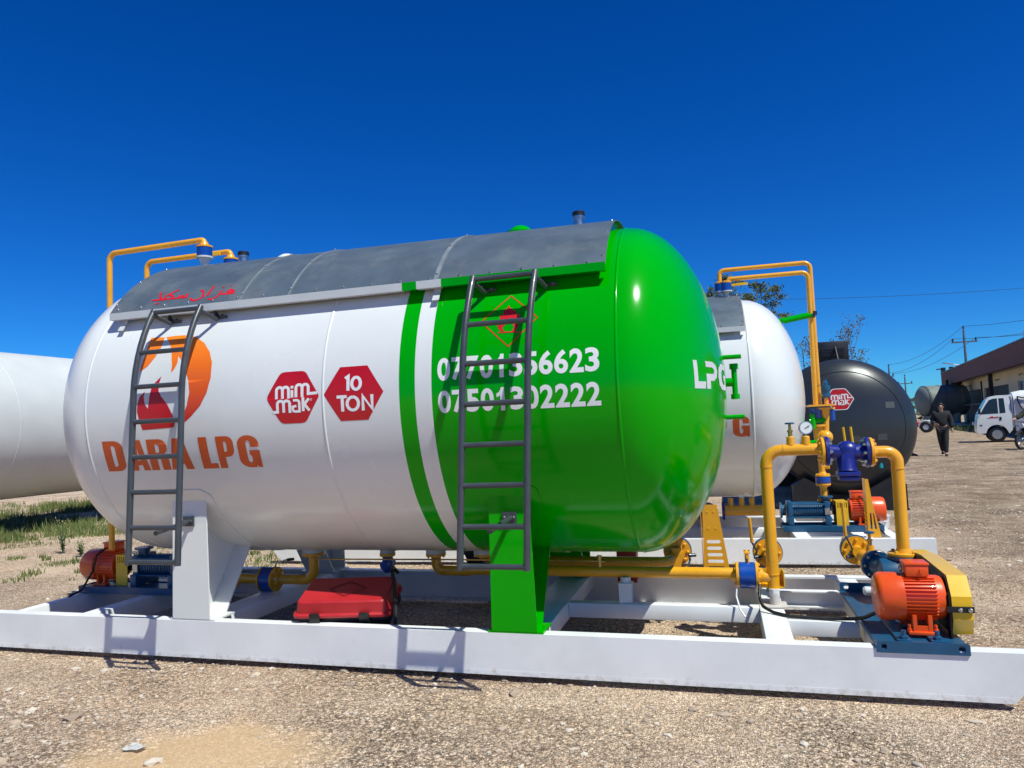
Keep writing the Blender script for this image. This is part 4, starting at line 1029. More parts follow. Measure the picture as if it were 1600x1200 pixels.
# ================================================================== ground
def ground_mat():
    mt, nt, b = new_mat('gravel_ground')
    N, L = nt.nodes, nt.links
    tc = N.new("ShaderNodeTexCoord")
    def noise_(scale, detail=4, rough=.55):
        n = N.new("ShaderNodeTexNoise"); n.inputs["Scale"].default_value = scale; n.inputs["Detail"].default_value = detail; n.inputs["Roughness"].default_value = rough
        L.new(tc.outputs["Object"], n.inputs["Vector"]); return n
    def ramp(src, stops):
        r = N.new("ShaderNodeValToRGB"); cr = r.color_ramp
        cr.elements[0].position, cr.elements[0].color = stops[0][0], (*stops[0][1], 1)
        cr.elements[1].position, cr.elements[1].color = stops[-1][0], (*stops[-1][1], 1)
        for p, c in stops[1:-1]:
            e = cr.elements.new(p); e.color = (*c, 1)
        L.new(src, r.inputs[0]); return r
    def mix(f, a, bb, mode='MIX'):
        m_ = N.new("ShaderNodeMix"); m_.data_type = 'RGBA'; m_.blend_type = mode
        if isinstance(f, float): m_.inputs["Factor"].default_value = f
        else: L.new(f, m_.inputs["Factor"])
        for k, v in (("A", a), ("B", bb)):
            if isinstance(v, tuple): m_.inputs[k].default_value = (*v, 1)
            else: L.new(v, m_.inputs[k])
        return m_.outputs["Result"]
    big = noise_(.35, 5); mid = noise_(2.2, 6, .65); fine = noise_(34, 5, .7); grit = noise_(130, 3, .7)
    base = ramp(mid.outputs["Fac"], [(.30, (.60, .44, .325)), (.52, (.73, .56, .425)), (.72, (.84, .68, .53))])
    c = mix(ramp(big.outputs["Fac"], [(.42, (0, 0, 0)), (.62, (.8, .8, .8))]).outputs[0], base.outputs[0], (.72, .585, .46))
    def pebbles(scale, stops, strength, c):
        v = N.new("ShaderNodeTexVoronoi"); v.inputs["Scale"].default_value = scale; v.inputs["Randomness"].default_value = 1.0
        L.new(tc.outputs["Object"], v.inputs["Vector"])
        sep = N.new("ShaderNodeSeparateColor"); L.new(v.outputs["Color"], sep.inputs[0])
        tone = ramp(sep.outputs[0], stops)
        edge = N.new("ShaderNodeMapRange"); edge.inputs[1].default_value = .38; edge.inputs[2].default_value = .62; edge.inputs[3].default_value = 1.0; edge.inputs[4].default_value = .38
        L.new(v.outputs["Distance"], edge.inputs[0])
        c = mix(strength, c, tone.outputs[0], 'MULTIPLY')
        return mix(strength, c, edge.outputs[0], 'MULTIPLY'), v
    tones = [(.0, (.42, .40, .38)), (.30, (.82, .80, .78)), (.7, (1.06, 1.04, 1.02)), (1., (1.45, 1.43, 1.40))]
    loose = N.new("ShaderNodeMapRange"); loose.inputs[1].default_value = .40; loose.inputs[2].default_value = .60; loose.inputs[3].default_value = .22; loose.inputs[4].default_value = .85
    lo = noise_(.75, 3); L.new(lo.outputs["Fac"], loose.inputs[0])
    c, peb = pebbles(48, tones, loose.outputs[0], c)
    c, peb2 = pebbles(125, tones, .80, c)
    fr = ramp(fine.outputs["Fac"], [(.32, (.70, .68, .66)), (.5, (1, 1, 1)), (.68, (1.25, 1.24, 1.22))])
    c = mix(.7, c, fr.outputs[0], 'MULTIPLY')
    c = mix(1.0, c, (1.62, 1.57, 1.50), 'MULTIPLY')
    sxy = N.new("ShaderNodeSeparateXYZ"); L.new(tc.outputs["Object"], sxy.inputs[0])
    e1 = N.new("ShaderNodeMath"); e1.operation = 'MULTIPLY_ADD'; L.new(big.outputs["Fac"], e1.inputs[0]); e1.inputs[1].default_value = 6.0; L.new(sxy.outputs["X"], e1.inputs[2])
    e2 = N.new("ShaderNodeMapRange"); e2.inputs[1].default_value = 3.6; e2.inputs[2].default_value = 6.6; L.new(e1.outputs[0], e2.inputs[0])
    e3 = N.new("ShaderNodeMapRange"); e3.inputs[1].default_value = 4.5; e3.inputs[2].default_value = 9.0; L.new(sxy.outputs["Y"], e3.inputs[0])
    e4 = N.new("ShaderNodeMath"); e4.operation = 'MULTIPLY'; L.new(e2.outputs[0], e4.inputs[0]); L.new(e3.outputs[0], e4.inputs[1])
    yard = ramp(mid.outputs["Fac"], [(.35, (.50, .50, .49)), (.55, (.64, .64, .63)), (.72, (.88, .88, .87))])
    c = mix(e4.outputs[0], c, mix(1.0, c, yard.outputs[0], 'MULTIPLY'))
    lm = N.new("ShaderNodeMapping"); lm.inputs["Rotation"].default_value = (0, 0, R(-24)); lm.inputs["Scale"].default_value = (.14, .75, 1); L.new(tc.outputs["Object"], lm.inputs[0])
    ln2 = N.new("ShaderNodeTexNoise"); ln2.inputs["Scale"].default_value = 1.6; ln2.inputs["Detail"].default_value = 4; L.new(lm.outputs[0], ln2.inputs["Vector"])
    lane = ramp(ln2.outputs["Fac"], [(.38, (.86, .84, .83)), (.52, (1, 1, 1)), (.66, (1.14, 1.10, 1.05))])
    ly = N.new("ShaderNodeMapRange"); ly.inputs[1].default_value = 5.0; ly.inputs[2].default_value = 9.0; ly.inputs[3].default_value = 1.0; ly.inputs[4].default_value = .25; L.new(sxy.outputs["Y"], ly.inputs[0])
    c = mix(ly.outputs[0], c, lane.outputs[0], 'MULTIPLY')
    # loose sand drift near the camera, edge broken by noise
    sx = N.new("ShaderNodeMapping"); sx.vector_type = 'POINT'; sx.inputs["Location"].default_value = (2.55*.9, -3.02*1.6, 0); sx.inputs["Scale"].default_value = (.9, 1.6, 0)
    L.new(tc.outputs["Object"], sx.inputs[0])
    ln = N.new("ShaderNodeVectorMath"); ln.operation = 'LENGTH'; L.new(sx.outputs[0], ln.inputs[0])
    ad = N.new("ShaderNodeMath"); ad.operation = 'MULTIPLY_ADD'; L.new(mid.outputs["Fac"], ad.inputs[0]); ad.inputs[1].default_value = 1.3; L.new(ln.outputs["Value"], ad.inputs[2])
    sm = N.new("ShaderNodeMapRange"); sm.inputs[1].default_value = 1.0; sm.inputs[2].default_value = 1.42; sm.inputs[3].default_value = .8; sm.inputs[4].default_value = 0.
    L.new(ad.outputs[0], sm.inputs[0])
    sand = mix(fine.outputs["Fac"], (.43, .285, .15), (.50, .345, .195))
    c = mix(sm.outputs[0], c, sand)
    L.new(c, b.inputs["Base Color"]); b.inputs["Roughness"].default_value = .95; b.inputs["Specular IOR Level"].default_value = .15
    hsum = N.new("ShaderNodeMath"); hsum.operation = 'MULTIPLY_ADD'; L.new(fine.outputs["Fac"], hsum.inputs[0]); hsum.inputs[1].default_value = 1.2; L.new(grit.outputs["Fac"], hsum.inputs[2])
    h2 = N.new("ShaderNodeMath"); h2.operation = 'MULTIPLY_ADD'; L.new(peb.outputs["Distance"], h2.inputs[0]); h2.inputs[1].default_value = -.7; L.new(hsum.outputs[0], h2.inputs[2])
    h3 = N.new("ShaderNodeMath"); h3.operation = 'MULTIPLY_ADD'; L.new(peb2.outputs["Distance"], h3.inputs[0]); h3.inputs[1].default_value = -.55; L.new(h2.outputs[0], h3.inputs[2]); h2 = h3
    iv = N.new("ShaderNodeMath"); iv.operation = 'SUBTRACT'; iv.inputs[0].default_value = .95; L.new(sm.outputs[0], iv.inputs[1])
    bp = N.new("ShaderNodeBump"); bp.inputs["Distance"].default_value = .02; L.new(h2.outputs[0], bp.inputs["Height"]); L.new(iv.outputs[0], bp.inputs["Strength"])
    L.new(bp.outputs[0], b.inputs["Normal"])
    return mt
def ground():
    mb = MB()
    xs = [-1500, -400, -100, -40, -20]+[-14+.5*i for i in range(57)]+[20, 40, 100, 400, 1500]
    ys = [-200, -50, -10, -2]+[.5*i for i in range(44)]+[26, 32, 40, 60, 100, 300, 1500]
    vv = [[mb.bm.verts.new((x, y, GZ+(0.010*noise.noise((x*.6, y*.6, 0)) if -16 < x < 16 and 0 < y < 22 else 0))) for x in xs] for y in ys]
    for j in range(len(ys)-1):
        for i in range(len(xs)-1): mb._face((vv[j][i], vv[j][i+1], vv[j+1][i+1], vv[j+1][i]))
    o = mb.build('ground', ground_mat(), None, smooth=80)
    tag(o, kind='structure')
ground()

def stones():
    rnd = random.Random(4)
    mt, nt, b = new_mat('limestone_pebbles')
    at = nt.nodes.new("ShaderNodeObjectInfo")
    ge = nt.nodes.new("ShaderNodeNewGeometry")
    rp = nt.nodes.new("ShaderNodeValToRGB"); rp.color_ramp.elements[0].color = (.27, .20, .145, 1); rp.color_ramp.elements[1].color = (.60, .52, .42, 1)
    e = rp.color_ramp.elements.new(.5); e.color = (.45, .345, .26, 1)
    nt.links.new(ge.outputs["Random Per Island"], rp.inputs[0]); nt.links.new(rp.outputs[0], b.inputs["Base Color"]); b.inputs["Roughness"].default_value = .9
    ico = bmesh.new(); bmesh.ops.create_icosphere(ico, subdivisions=1, radius=1.0)
    iv = [v.co.copy() for v in ico.verts]; ifc = [[v.index for v in f.verts] for f in ico.faces]; ico.free()
    V, F = [], []
    def put(x, y, s):
        k = len(V); a = rnd.random()*6.28; ca, sa = math.cos(a), math.sin(a); fx, fy, fz = rnd.uniform(.8, 1.5), rnd.uniform(.6, 1.0), rnd.uniform(.35, .7)
        for c in iv:
            j = 1+rnd.uniform(-.22, .22)
            X, Y, Z = c.x*s*fx*j, c.y*s*fy*j, c.z*s*fz*j
            V.append((x+X*ca-Y*sa, y+X*sa+Y*ca, GZ+Z+s*.12))
        for f in ifc: F.append([k+i for i in f])
    def insand(x, y): return math.hypot((x+2.55)*.9, (y-3.02)*1.6) < .62
    n = 0
    while n < 30000:
        # denser near the camera
        t = rnd.random(); y = 2.3+11.0*t**1.7
        x = rnd.uniform(-.95*y-1.2, .50*y+.8)
        if insand(x, y) and rnd.random() < .93: continue
        d = noise.noise((x*.7, y*.7, 3.1))
        if rnd.random() > .55+.9*d: continue
        s = min(.05, .0035*math.exp(abs(rnd.gauss(0, .62))))*(1+.04*y)
        if rnd.random() < .018: s *= 2.4
        if x < -2.6 and y < 5 and rnd.random() < .25: s *= 1.5
        put(x, y, s); n += 1
    for _ in range(2500):
        y = rnd.uniform(9, 30); x = rnd.uniform(.0, .42*y); put(x, y, rnd.uniform(.008, .02)*(1 + .02*y))
    for _ in range(2500):
        y = rnd.uniform(6, 14); x = -y*rnd.uniform(.62, 1.12); put(x, y, rnd.uniform(.008, .022))
    me = bpy.data.meshes.new('gravel'); me.from_pydata(V, [], F); me.materials.append(mt)
    o = bpy.data.objects.new('gravel', me); col.objects.link(o)
    tag(o, kind='stuff')
stones()

def grass_mat(name, c1, c2):
    mt, nt, b = new_mat(name)
    ge = nt.nodes.new("ShaderNodeNewGeometry"); rp = nt.nodes.new("ShaderNodeValToRGB")
    rp.color_ramp.elements[0].color = (*c1, 1); rp.color_ramp.elements[1].color = (*c2, 1)
    nt.links.new(ge.outputs["Random Per Island"], rp.inputs[0]); nt.links.new(rp.outputs[0], b.inputs["Base Color"])
    b.inputs["Roughness"].default_value = .7
    return mt
def grass():
    rnd = random.Random(9); V, F = [], []
    def blade(x, y, h, w):
        k = len(V); a = rnd.random()*6.28; l = rnd.uniform(.1, .6)*h; b_ = rnd.random()*6.28
        dx, dy = math.cos(a)*w, math.sin(a)*w; lx, ly = math.cos(b_)*l, math.sin(b_)*l
        V.extend([(x-dx, y-dy, GZ-.005), (x+dx, y+dy, GZ-.005), (x+dx*.6+lx*.4, y+dy*.6+ly*.4, GZ+h*.6), (x-dx*.6+lx*.4, y-dy*.6+ly*.4, GZ+h*.6), (x+lx, y+ly, GZ+h)])
        F.append((k, k+1, k+2, k+3)); F.append((k+3, k+2, k+4))
    def tuft(x, y, r, n, h):
        for _ in range(n):
            a = rnd.random()*6.28; q = r*math.sqrt(rnd.random()); blade(x+q*math.cos(a), y+q*math.sin(a), h*rnd.uniform(.4, 1.1), rnd.uniform(.004, .010))
    # small tufts scattered on the gravel at the left
    for _ in range(330):
        y = rnd.uniform(6.5, 16); x = -y*rnd.uniform(.55, 1.25)
        if noise.noise((x*.35, y*.35, 7)) > -.02: tuft(x, y, rnd.uniform(.06, .32), rnd.randint(12, 60), rnd.uniform(.04, .12))
    # thicker strip beside the tower section and in its shade
    for _ in range(800):
        x = rnd.uniform(-17.5, -11.6); y = rnd.uniform(9, 26)
        if noise.noise((x*.5, y*.5, 2)) > -.25: tuft(x, y, rnd.uniform(.15, .5), rnd.randint(30, 80), rnd.uniform(.10, .26))
    for _ in range(330):
        x = rnd.uniform(-12.4, -7.6); y = rnd.uniform(9.5, 15)
        if noise.noise((x*.6, y*.6, 5)) > -.05: tuft(x, y, rnd.uniform(.1, .4), rnd.randint(30, 80), rnd.uniform(.07, .18))
    for _ in range(120):
        x = rnd.uniform(-8, -5.2); y = rnd.uniform(8.8, 12.5); tuft(x, y, rnd.uniform(.15, .4), rnd.randint(30, 70), rnd.uniform(.10, .22))
    for _ in range(60):
        x = rnd.uniform(19, 24); y = rnd.uniform(48, 70); tuft(x-3, y, .8, 60, .5)
    me = bpy.data.meshes.new('grass'); me.from_pydata(V, [], F); me.materials.append(grass_mat('dry_green_grass', (.06, .11, .018), (.21, .22, .07)))
    o = bpy.data.objects.new('grass', me); col.objects.link(o); tag(o, kind='stuff')
grass()
def flower_weed(x, y, h, label, seed):
    rnd = random.Random(seed)
    t = thing('weed', label, 'plant', (x, y, GZ), 'wild flowering weeds')
    s = MB(); l = MB(); f = s
    for k in range(9):
        a = rnd.random()*6.28; L_ = h*rnd.uniform(.55, 1.0); dx, dy = math.cos(a)*h*.30*rnd.random(), math.sin(a)*h*.3*rnd.random()
        p1 = Vector((x+dx, y+dy, GZ+L_)); s.tube([(x, y, GZ), (x+dx*.4, y+dy*.4, GZ+L_*.55), p1], .004, 5)
        s.mi = 1
        for q in range(4):
            e = p1+Vector((rnd.uniform(-.05, .05), rnd.uniform(-.05, .05), rnd.uniform(-.06, .03))); f.sphere(e, .007, 5)
        s.mi = 0
        for q in range(5):
            z = rnd.uniform(.1, .6); c = Vector((x+dx*z*.6, y+dy*z*.6, GZ+L_*z)); b_ = rnd.random()*6.28
            d = Vector((math.cos(b_), math.sin(b_), .4))*.07; n_ = Vector((-d.y, d.x, 0))*.18
            l._face([l.bm.verts.new(c), l.bm.verts.new(c+d*.5+n_), l.bm.verts.new(c+d), l.bm.verts.new(c+d*.5-n_)])
    g = paint('weed_green', (.06, .11, .02), .7); s.build('stem', [g, paint('pale_flower', (.34, .33, .16), .8)], t); l.build('leaves', g, t)
flower_weed(-9.35, 8.35, .50, 'tall weed with pale seed heads at the left edge of the photo', 1)
flower_weed(-8.75, 8.1, .22, 'low leafy weed on gravel behind the orange motor at left', 2)

# ================================================================== front skid assembly
main_tank()
skid_frame('white steel channel skid frame carrying the green and white tank', 'white skid frames', -5.9, 1.43)
LL = ladder(-3.785, -3.395, 'dark grey curved ladder standing over the flame logo', .0)
foot_bracket(-3.655, .945, -3.60, '', LL)
RL = ladder(-1.472, -1.08, 'dark grey curved ladder across the phone numbers on the green half', .06)
foot_bracket(-1.29, .955, -1.30, '', RL)
discharge_loop()
gas_lines_under_tank()
side_valve((.262, 5.62, .515), [(.165, 5.58, .49), (.185, 5.58, .53), (.155, 5.56, .60), (.145, 5.54, .78)], 'yellow faced ball valve with upright lever behind the tall yellow riser')
side_valve((.875, 5.74, .515), [(.80, 5.70, .475), (.845, 5.70, .525), (.80, 5.68, .63), (.79, 5.66, .87)], 'yellow faced ball valve with long lever behind the orange motor', bracket=False)
side_valve((-.385, 5.62, .52), [(-.30, 5.58, .50), (-.29, 5.58, .47), (-.31, 5.56, .42), (-.33, 5.56, .40)], 'yellow faced ball valve under the rim of the green dome')
belt_pump()
multistage_pump('long blue pump with orange motor sitting in shade left of the white leg', -4.37, 5.12, .252, -1)
vapour_lines_front()
bx = extinguisher_box(-2.915, -2.235, 4.39, 4.80, .222, .435, 'bright red plastic extinguisher box with embossed diamond on the front rail', 17, 'extinguisher_box', 'redplastic')
bx.rotation_euler = (R(16), 0, R(12)); bx.location.z += .012
pb = thing('extinguisher_box', 'dark red box hanging on the rear rail, seen below the green tank', 'equipment box', (-.80, 5.95, .22), 'red extinguisher boxes')
mb = MB(); mb.box((-.81, 5.99, .44), (.155, .14, .43), None, .012); mb.build('tub', M['darkred'], pb)
mb = MB(); mb.box((-.81, 5.915, .44), (.16, .02, .44), None, .006); mb.build('lid', M['darkred'], pb)
slotted_guard((-.11, 6.09), .205, .115, .56, .16, 'yellow tapered slotted stand on the rear rail beside the green dome')
# steel post under the rear pipe
pp = thing('pipe_support', 'small white steel post propping the yellow pipe below the green dome', 'pipe support', (-.72, 5.12, .247))
mb = MB(); mb.tube([(-.72, 5.15, .38), (-.72, 5.15, .425)], .036, 14); mb.build('saddle', M['frame'], pp)
mb = MB(); mb.bx(-.765, -.675, 5.11, 5.117, .248, .378); mb.bx(-.765, -.675, 5.183, 5.19, .248, .378); mb.bx(-.724, -.716, 5.1175, 5.1825, .248, .378); mb.bx(-.77, -.67, 5.105, 5.195, .3785, .386); mb.build('post', M['frame'], pp)
# cables
mb = MB(); mb.tube([(.175, 5.10, .40), (.165, 5.05, .33), (.18, 4.98, .285), (.24, 4.93, .262), (.32, 4.86, .260), (.55, 4.83, .258), (.68, 4.80, .268), (.74, 4.72, .30), (.80, 4.60, .37)], .0105, 10, fillet=.06)
tag(mb.build('power_cable', M['black'], None, (.4, 4.7, .26)), 'thick black cable lying across the white frame to the orange motor', 'cable')
mb = MB(); mb.tube([(.03, 5.12, .40), (.02, 5.10, .32), (.04, 5.06, .24), (.07, 5.03, .20)], .006, 8, fillet=.05)
tag(mb.build('thin_hose', M['letter_white'], None, (.03, 5.1, .3)), 'thin white hose hanging below the blue wafer valve', 'hose')
mb = MB()
for k in range(7):
    rr = .13+.012*k; mb.tube([(-.03+rr*1.25*math.cos(2*PI*j/28), 4.96+rr*math.sin(2*PI*j/28)*.8, GZ+.012+.009*(k % 3)+.003*math.sin(j*2.1+k)) for j in range(28)], .006, 6)
tag(mb.build('cable_coil', M['darkgrey'], None, (-.03, 4.96, GZ)), 'coil of grey cable lying on the gravel inside the frame', 'cable')
mb = MB(); mb.tube([(-2.45, 5.10, .44), (-2.44, 5.0, .50), (-2.35, 4.80, .52), (-2.25, 4.62, .45), (-2.16, 4.45, .36), (-2.13, 4.35, .18)], .014, 8, fillet=.06)
tag(mb.build('hanging_strap', M['black'], None, (-2.3, 4.7, .3)), 'black strap hanging over the right end of the red box', 'strap')
# paper scrap and rope on the ground
mb = MB(); rnd = random.Random(3)
gp = [[(-2.985+.021*i+rnd.uniform(-.006, .006), 3.00+.022*j+rnd.uniform(-.006, .006), GZ+.012+rnd.uniform(0, .016)) for i in range(6)] for j in range(4)]
vg = [[mb.bm.verts.new(p) for p in r] for r in gp]
for j in range(3):
    for i in range(5): mb._face((vg[j][i], vg[j][i+1], vg[j+1][i+1], vg[j+1][i]))
for e in [f for f in mb.bm.faces][-1:]: mb.bm.faces.remove(e)
bmesh.ops.solidify(mb.bm, geom=mb.bm.faces[:], thickness=.002)
tag(mb.build('paper_scrap', M['paper'], None, (-2.9, 3.03, GZ), smooth=20), 'crumpled white paper scrap on the sand at the bottom of the photo', 'litter')

# ================================================================== second skid (behind, slightly turned)
def place(px, py, qx, qy, ang):
    return Matrix.Translation((qx, qy, 0)) @ Matrix.Rotation(ang, 4, 'Z') @ Matrix.Translation((-px, -py, 0))
XF = place(1.43, 4.28, 1.93, 7.945, R(1.3))
def second_tank():
    t = thing('gas_tank', 'all white horizontal gas tank with red G lettering, behind the green dome', 'gas tank', (-2.2, 5.22, .253), 'horizontal gas tanks in the yard')
    shell(-4.2, .60, -.20, .63, [(99, 0)], [M['white']], t)
    ring_seam(-.20, t, M['white'], w=.014, h=.009); ring_seam(-2.3, t, M['white'])
    for x0, x1 in ((-3.80, -3.51), (-1.43, -1.16)):
        for rear in (False, True):
            support_leg(x0, x1, M['white'], t, rear); saddle_pad(x0-.06, x1+.06, M['white'], t, rear=rear)
    sunshade(-4.0, -.22, [(-1.5, .014), (-2.6, .006)], t)
    vs, fs = poly_mesh(block_letter('G'))
    gl = [([(-.405+.165*u, -.438+.225*v) for u, v in vs], fs)]
    for ch, a, b in (('P', -.63, -.465), ('L', -.80, -.66)):
        vs, fs = poly_mesh(block_letter(ch)); gl.append(([(a+(b-a)*u, -.438+.225*v) for u, v in vs], fs))
    decal(gl, lambda d: on_cyl(.0010+d), 'tank_lettering', M['letter_orange'], t)
    g = MB()
    g.cyl((.22, 4.83, 2.555), (.52, 4.80, 2.60), .026); g.cyl((.20, 5.12, 2.60), (.56, 5.12, 2.66), .026)
    g.lathe([(0, .03), (.16, .03)], (.47, 4.93, 1.36), (0, 0, 1), 14); g.cyl((.43, 4.93, 1.44), (.62, 4.98, 1.45), .03)
    g.cyl((.42, 4.95, 1.20), (.56, 4.95, 1.21), .026)
    g.build('pipe_bracket', M['green'], t)
    g = MB(); g.lathe([(-.02, .042), (.02, .042)], (.515, 4.86, 2.60), (0, 0, 1), 14); g.build('pipe_clamp', M['black'], t)
    g = MB(); g.lathe([(-.02, .042), (.02, .042)], (.575, 5.10, 2.66), (0, 0, 1), 14); g.build('pipe_clamp', M['black'], t)
    return t
second_tank()
skid_frame('second white channel skid frame behind the yellow pipe loop', 'white skid frames', -5.9, 1.43)
multistage_pump('long blue pump with orange motor in sun on the second skid', .08, 4.95, .252, 1)
def narrow_guard():
    t = thing('slotted_guard', 'narrow yellow slotted stand with slanted side in front of the far orange motor', 'guard plate', (.87, 4.36, .256), 'yellow slotted guard stands')
    mb = MB()
    mb.plate([[(.845, .258), (.965, .258), (.90, .60), (.875, .84), (.845, .84)], [(.868, .34), (.886, .34), (.884, .50), (.868, .50)], [(.908, .34), (.926, .34), (.908, .50), (.894, .50)]], 'Y', 4.36, 4.365)
    sl = [[(4.39, .30+.045*k), (4.48, .30+.045*k), (4.48, .322+.045*k), (4.39, .322+.045*k)] for k in range(5)]
    mb.plate([[(4.3655, .258), (4.50, .258), (4.50, .84), (4.3655, .84)]]+sl, 'X', .845, .850)
    mb.build('folded_plate', M['yellow'], t)
narrow_guard()
def vapour_lines_second():
    t = thing('pipework', 'pair of thin yellow pipes arching from the second tank down to its pump', 'pipework', (.55, 5.12, .6), 'yellow pipe runs')
    r = .026
    mb = MB(); mb.tube([(-.42, 5.10, 3.12), (-.42, 5.10, 3.245), (.575, 5.10, 3.245), (.575, 5.10, 1.62)], r, 14, fillet=.07)
    mb.tube([(-.33, 4.86, 3.05), (-.33, 4.86, 3.09), (.515, 4.86, 3.09), (.515, 4.95, 1.62)], r, 14, fillet=.07)
    mb.build('pipe', M['yellow'], t)
    for (x, y, z) in ((-.42, 5.10, 3.04), (-.36, 4.86, 3.00)):
        v = MB().lathe([(-.04, .062), (.045, .062)], (x, y, z), (0, 0, 1), 22).build('relief_valve', M['blue'], t)
        f = MB(); f.lathe([(-.055, .066), (-.042, .066), (-.041, .05)], (x, y, z), (0, 0, 1), 22); f.lathe([(-.15, .03), (-.055, .03)], (x, y, z), (0, 0, 1), 16); f.build('neck', M['lipgrey'], v)
        f = MB(); f.lathe([(.047, .064), (.06, .064), (.075, .03)], (x, y, z), (0, 0, 1), 22); f.build('flange', M['yellow'], v)
        MB().box((x+.17, y-.02, z+.02), (.13, .022, .026)).build('lever_sleeve', M['yellowguard'], v)
    f = MB(); f.bx(.44, .70, 4.86, 5.18, 1.60, 1.62); f.lathe([(0, .10), (.02, .10), (.02, .06), (.14, .05)], (.62, 5.0, 1.585), (0, 0, -1), 22); f.build('flange_plate', M['yellow'], t)
    b = MB(); b.lathe([(0, .022), (.10, .022)], (.635, 5.0, 1.62), (0, 0, 1), 14); b.build('stub_pipe', M['yellow'], t)
    b = MB(); b.lathe([(0, .036), (.02, .048), (.06, .042), (.075, .050), (.14, .050), (.14, .028), (.175, .026), (.185, .016), (.21, .015)], (.635, 5.0, 1.69), (0, 0, 1), 18); rv = b.build('safety_valve', paint('bright_teal_blue', (.004, .085, .19), .35, coat=.2), t)
    b = MB(); b.tube([(.585, 4.97, 1.84), (.53, 4.95, 1.82), (.51, 4.95, 1.78), (.53, 4.95, 1.74), (.60, 4.97, 1.72)], .006, 6, fillet=.02); b.build('seal_wire', M['brass'], rv)
    v = MB(); v.lathe([(0, .06), (.11, .065)], (.52, 5.0, 1.47), (0, 0, 1), 18); v.cyl((.68, 4.97, 1.44), (.68, 4.97, 1.56), .03); v.build('valve_body', M['blue'], t)
    mb = MB(); mb.lathe([(0, .085), (.02, .085), (.03, .06), (.22, .05)], (.535, 5.0, 1.40), (0, 0, -1), 20); mb.sphere((.60, 4.97, 1.26), .075, 16)
    mb.tube([(.62, 4.98, 1.50), (.60, 4.98, 1.26), (.54, 5.0, 1.05), (.545, 5.0, .86)], .034, 14, fillet=.05); mb.tube([(.545, 5.0, .93), (.62, 4.98, .93)], .022, 10); mb.tube([(.545, 5.0, .73), (.545, 5.0, .565)], .034, 14); mb.lathe([(0, .076), (.02, .076)], (.545, 5.0, .555), (0, 0, 1), 20)
    mb.build('pipe', M['yellow'], t)
    wafer_valve(t, (.545, 5.0, .79), (0, 0, 1), [(.60, 4.98, .82), (.63, 4.97, .83), (.70, 4.95, .835), (.86, 4.93, .845)], r=.078, th=.075)
    for dx in (0, .075):
        MB().tube([(.80+dx, 4.98, 1.12), (.80+dx-.02, 4.96, 1.36)], .012, 8).build('lever_sleeve', M['yellowguard'], t)
    return t
vapour_lines_second()
def suction_second():
    t = thing('pipework', 'short yellow manifold with dark blue strainer feeding the far blue pump', 'pipework', (-.45, 4.95, .46), 'yellow pipe runs')
    mb = MB(); mb.lathe([(0, .06), (.42, .06)], (-.52, 4.95, .467), (1, 0, 0), 20)
    for x in (-.45, -.33, -.22): mb.lathe([(0, .03), (.11, .028)], (x, 4.95, .50), (0, 0, 1), 14)
    mb.build('pipe', M['yellow'], t)
    mb = MB(); mb.sphere((-.72, 4.95, .467), .10, 18, (1.2, 1, 1)); mb.cyl((-.74, 4.95, .43), (-.68, 4.95, .30), .085); mb.lathe([(0, .10), (.03, .10)], (-.55, 4.95, .467), (1, 0, 0), 22); mb.build('strainer', M['navy'], t)
    pressure_gauge(t, (-.33, 4.95, .65), .042)
suction_second()
XF = Matrix.Identity(4)

# ================================================================== far left: white tower section on blocks
def tower_section():
    t = thing('tower_section', 'huge matt white steel tube lying on the grass at the left edge', 'steel tube', (-12.9, 14, .59))
    r, xc, zc = 1.365, -12.9, 1.957
    mb = MB()
    prof = [(-1.0, r-.03), (-1.0, r), (25, r), (25, r-.03)]
    mb.lathe(prof, (xc, 0, zc), (0, 1, 0), 128, caps=False)
    mb.lathe([(25.0, r-.03), (24.9, r-.03), (24.9, .01)], (xc, 0, zc), (0, 1, 0), 64, caps=False)
    mb.build('shell', M['tower'], t, smooth=50)
    for y in (3.2, 6.3, 9.5, 12.7, 15.9, 19.1):
        w = MB(); w.lathe([(-.012, r-.001), (-.006, r+.004), (0, r+.005), (.006, r+.004), (.012, r-.001)], (xc, y, zc), (0, 1, 0), 128, caps=False); w.build('weld_seam', M['tower'], t, smooth=80)
    for y in (4.0, 20.5):
        k = MB()
        pts = [(xc-.95, GZ), (xc+.95, GZ), (xc+.95, .72)]+[(xc+(r+.005)*math.sin(a), zc-(r+.005)*math.cos(a)) for a in [R(38-76*i/12) for i in range(13)]]+[(xc-.95, .72)]
        k.plate([pts], 'Y', y-.12, y+.12)
        tag(k.build('cradle_block', M['concrete'], None, (xc, y, GZ)), 'concrete cradle under the white tube, '+('near end' if y < 10 else 'far end'), 'cradle', 'cradles under the white tube')
    return t
tower_section()
mb = MB(); mb.box((-10.35, 17.2, .12), (.55, .4, .30), Matrix.Rotation(.3, 3, 'Z'), .02)
tag(mb.build('concrete_block', M['concrete'], None, (-10.35, 17.2, GZ)), 'pale concrete block in the grass beyond the left end of the tank', 'block')

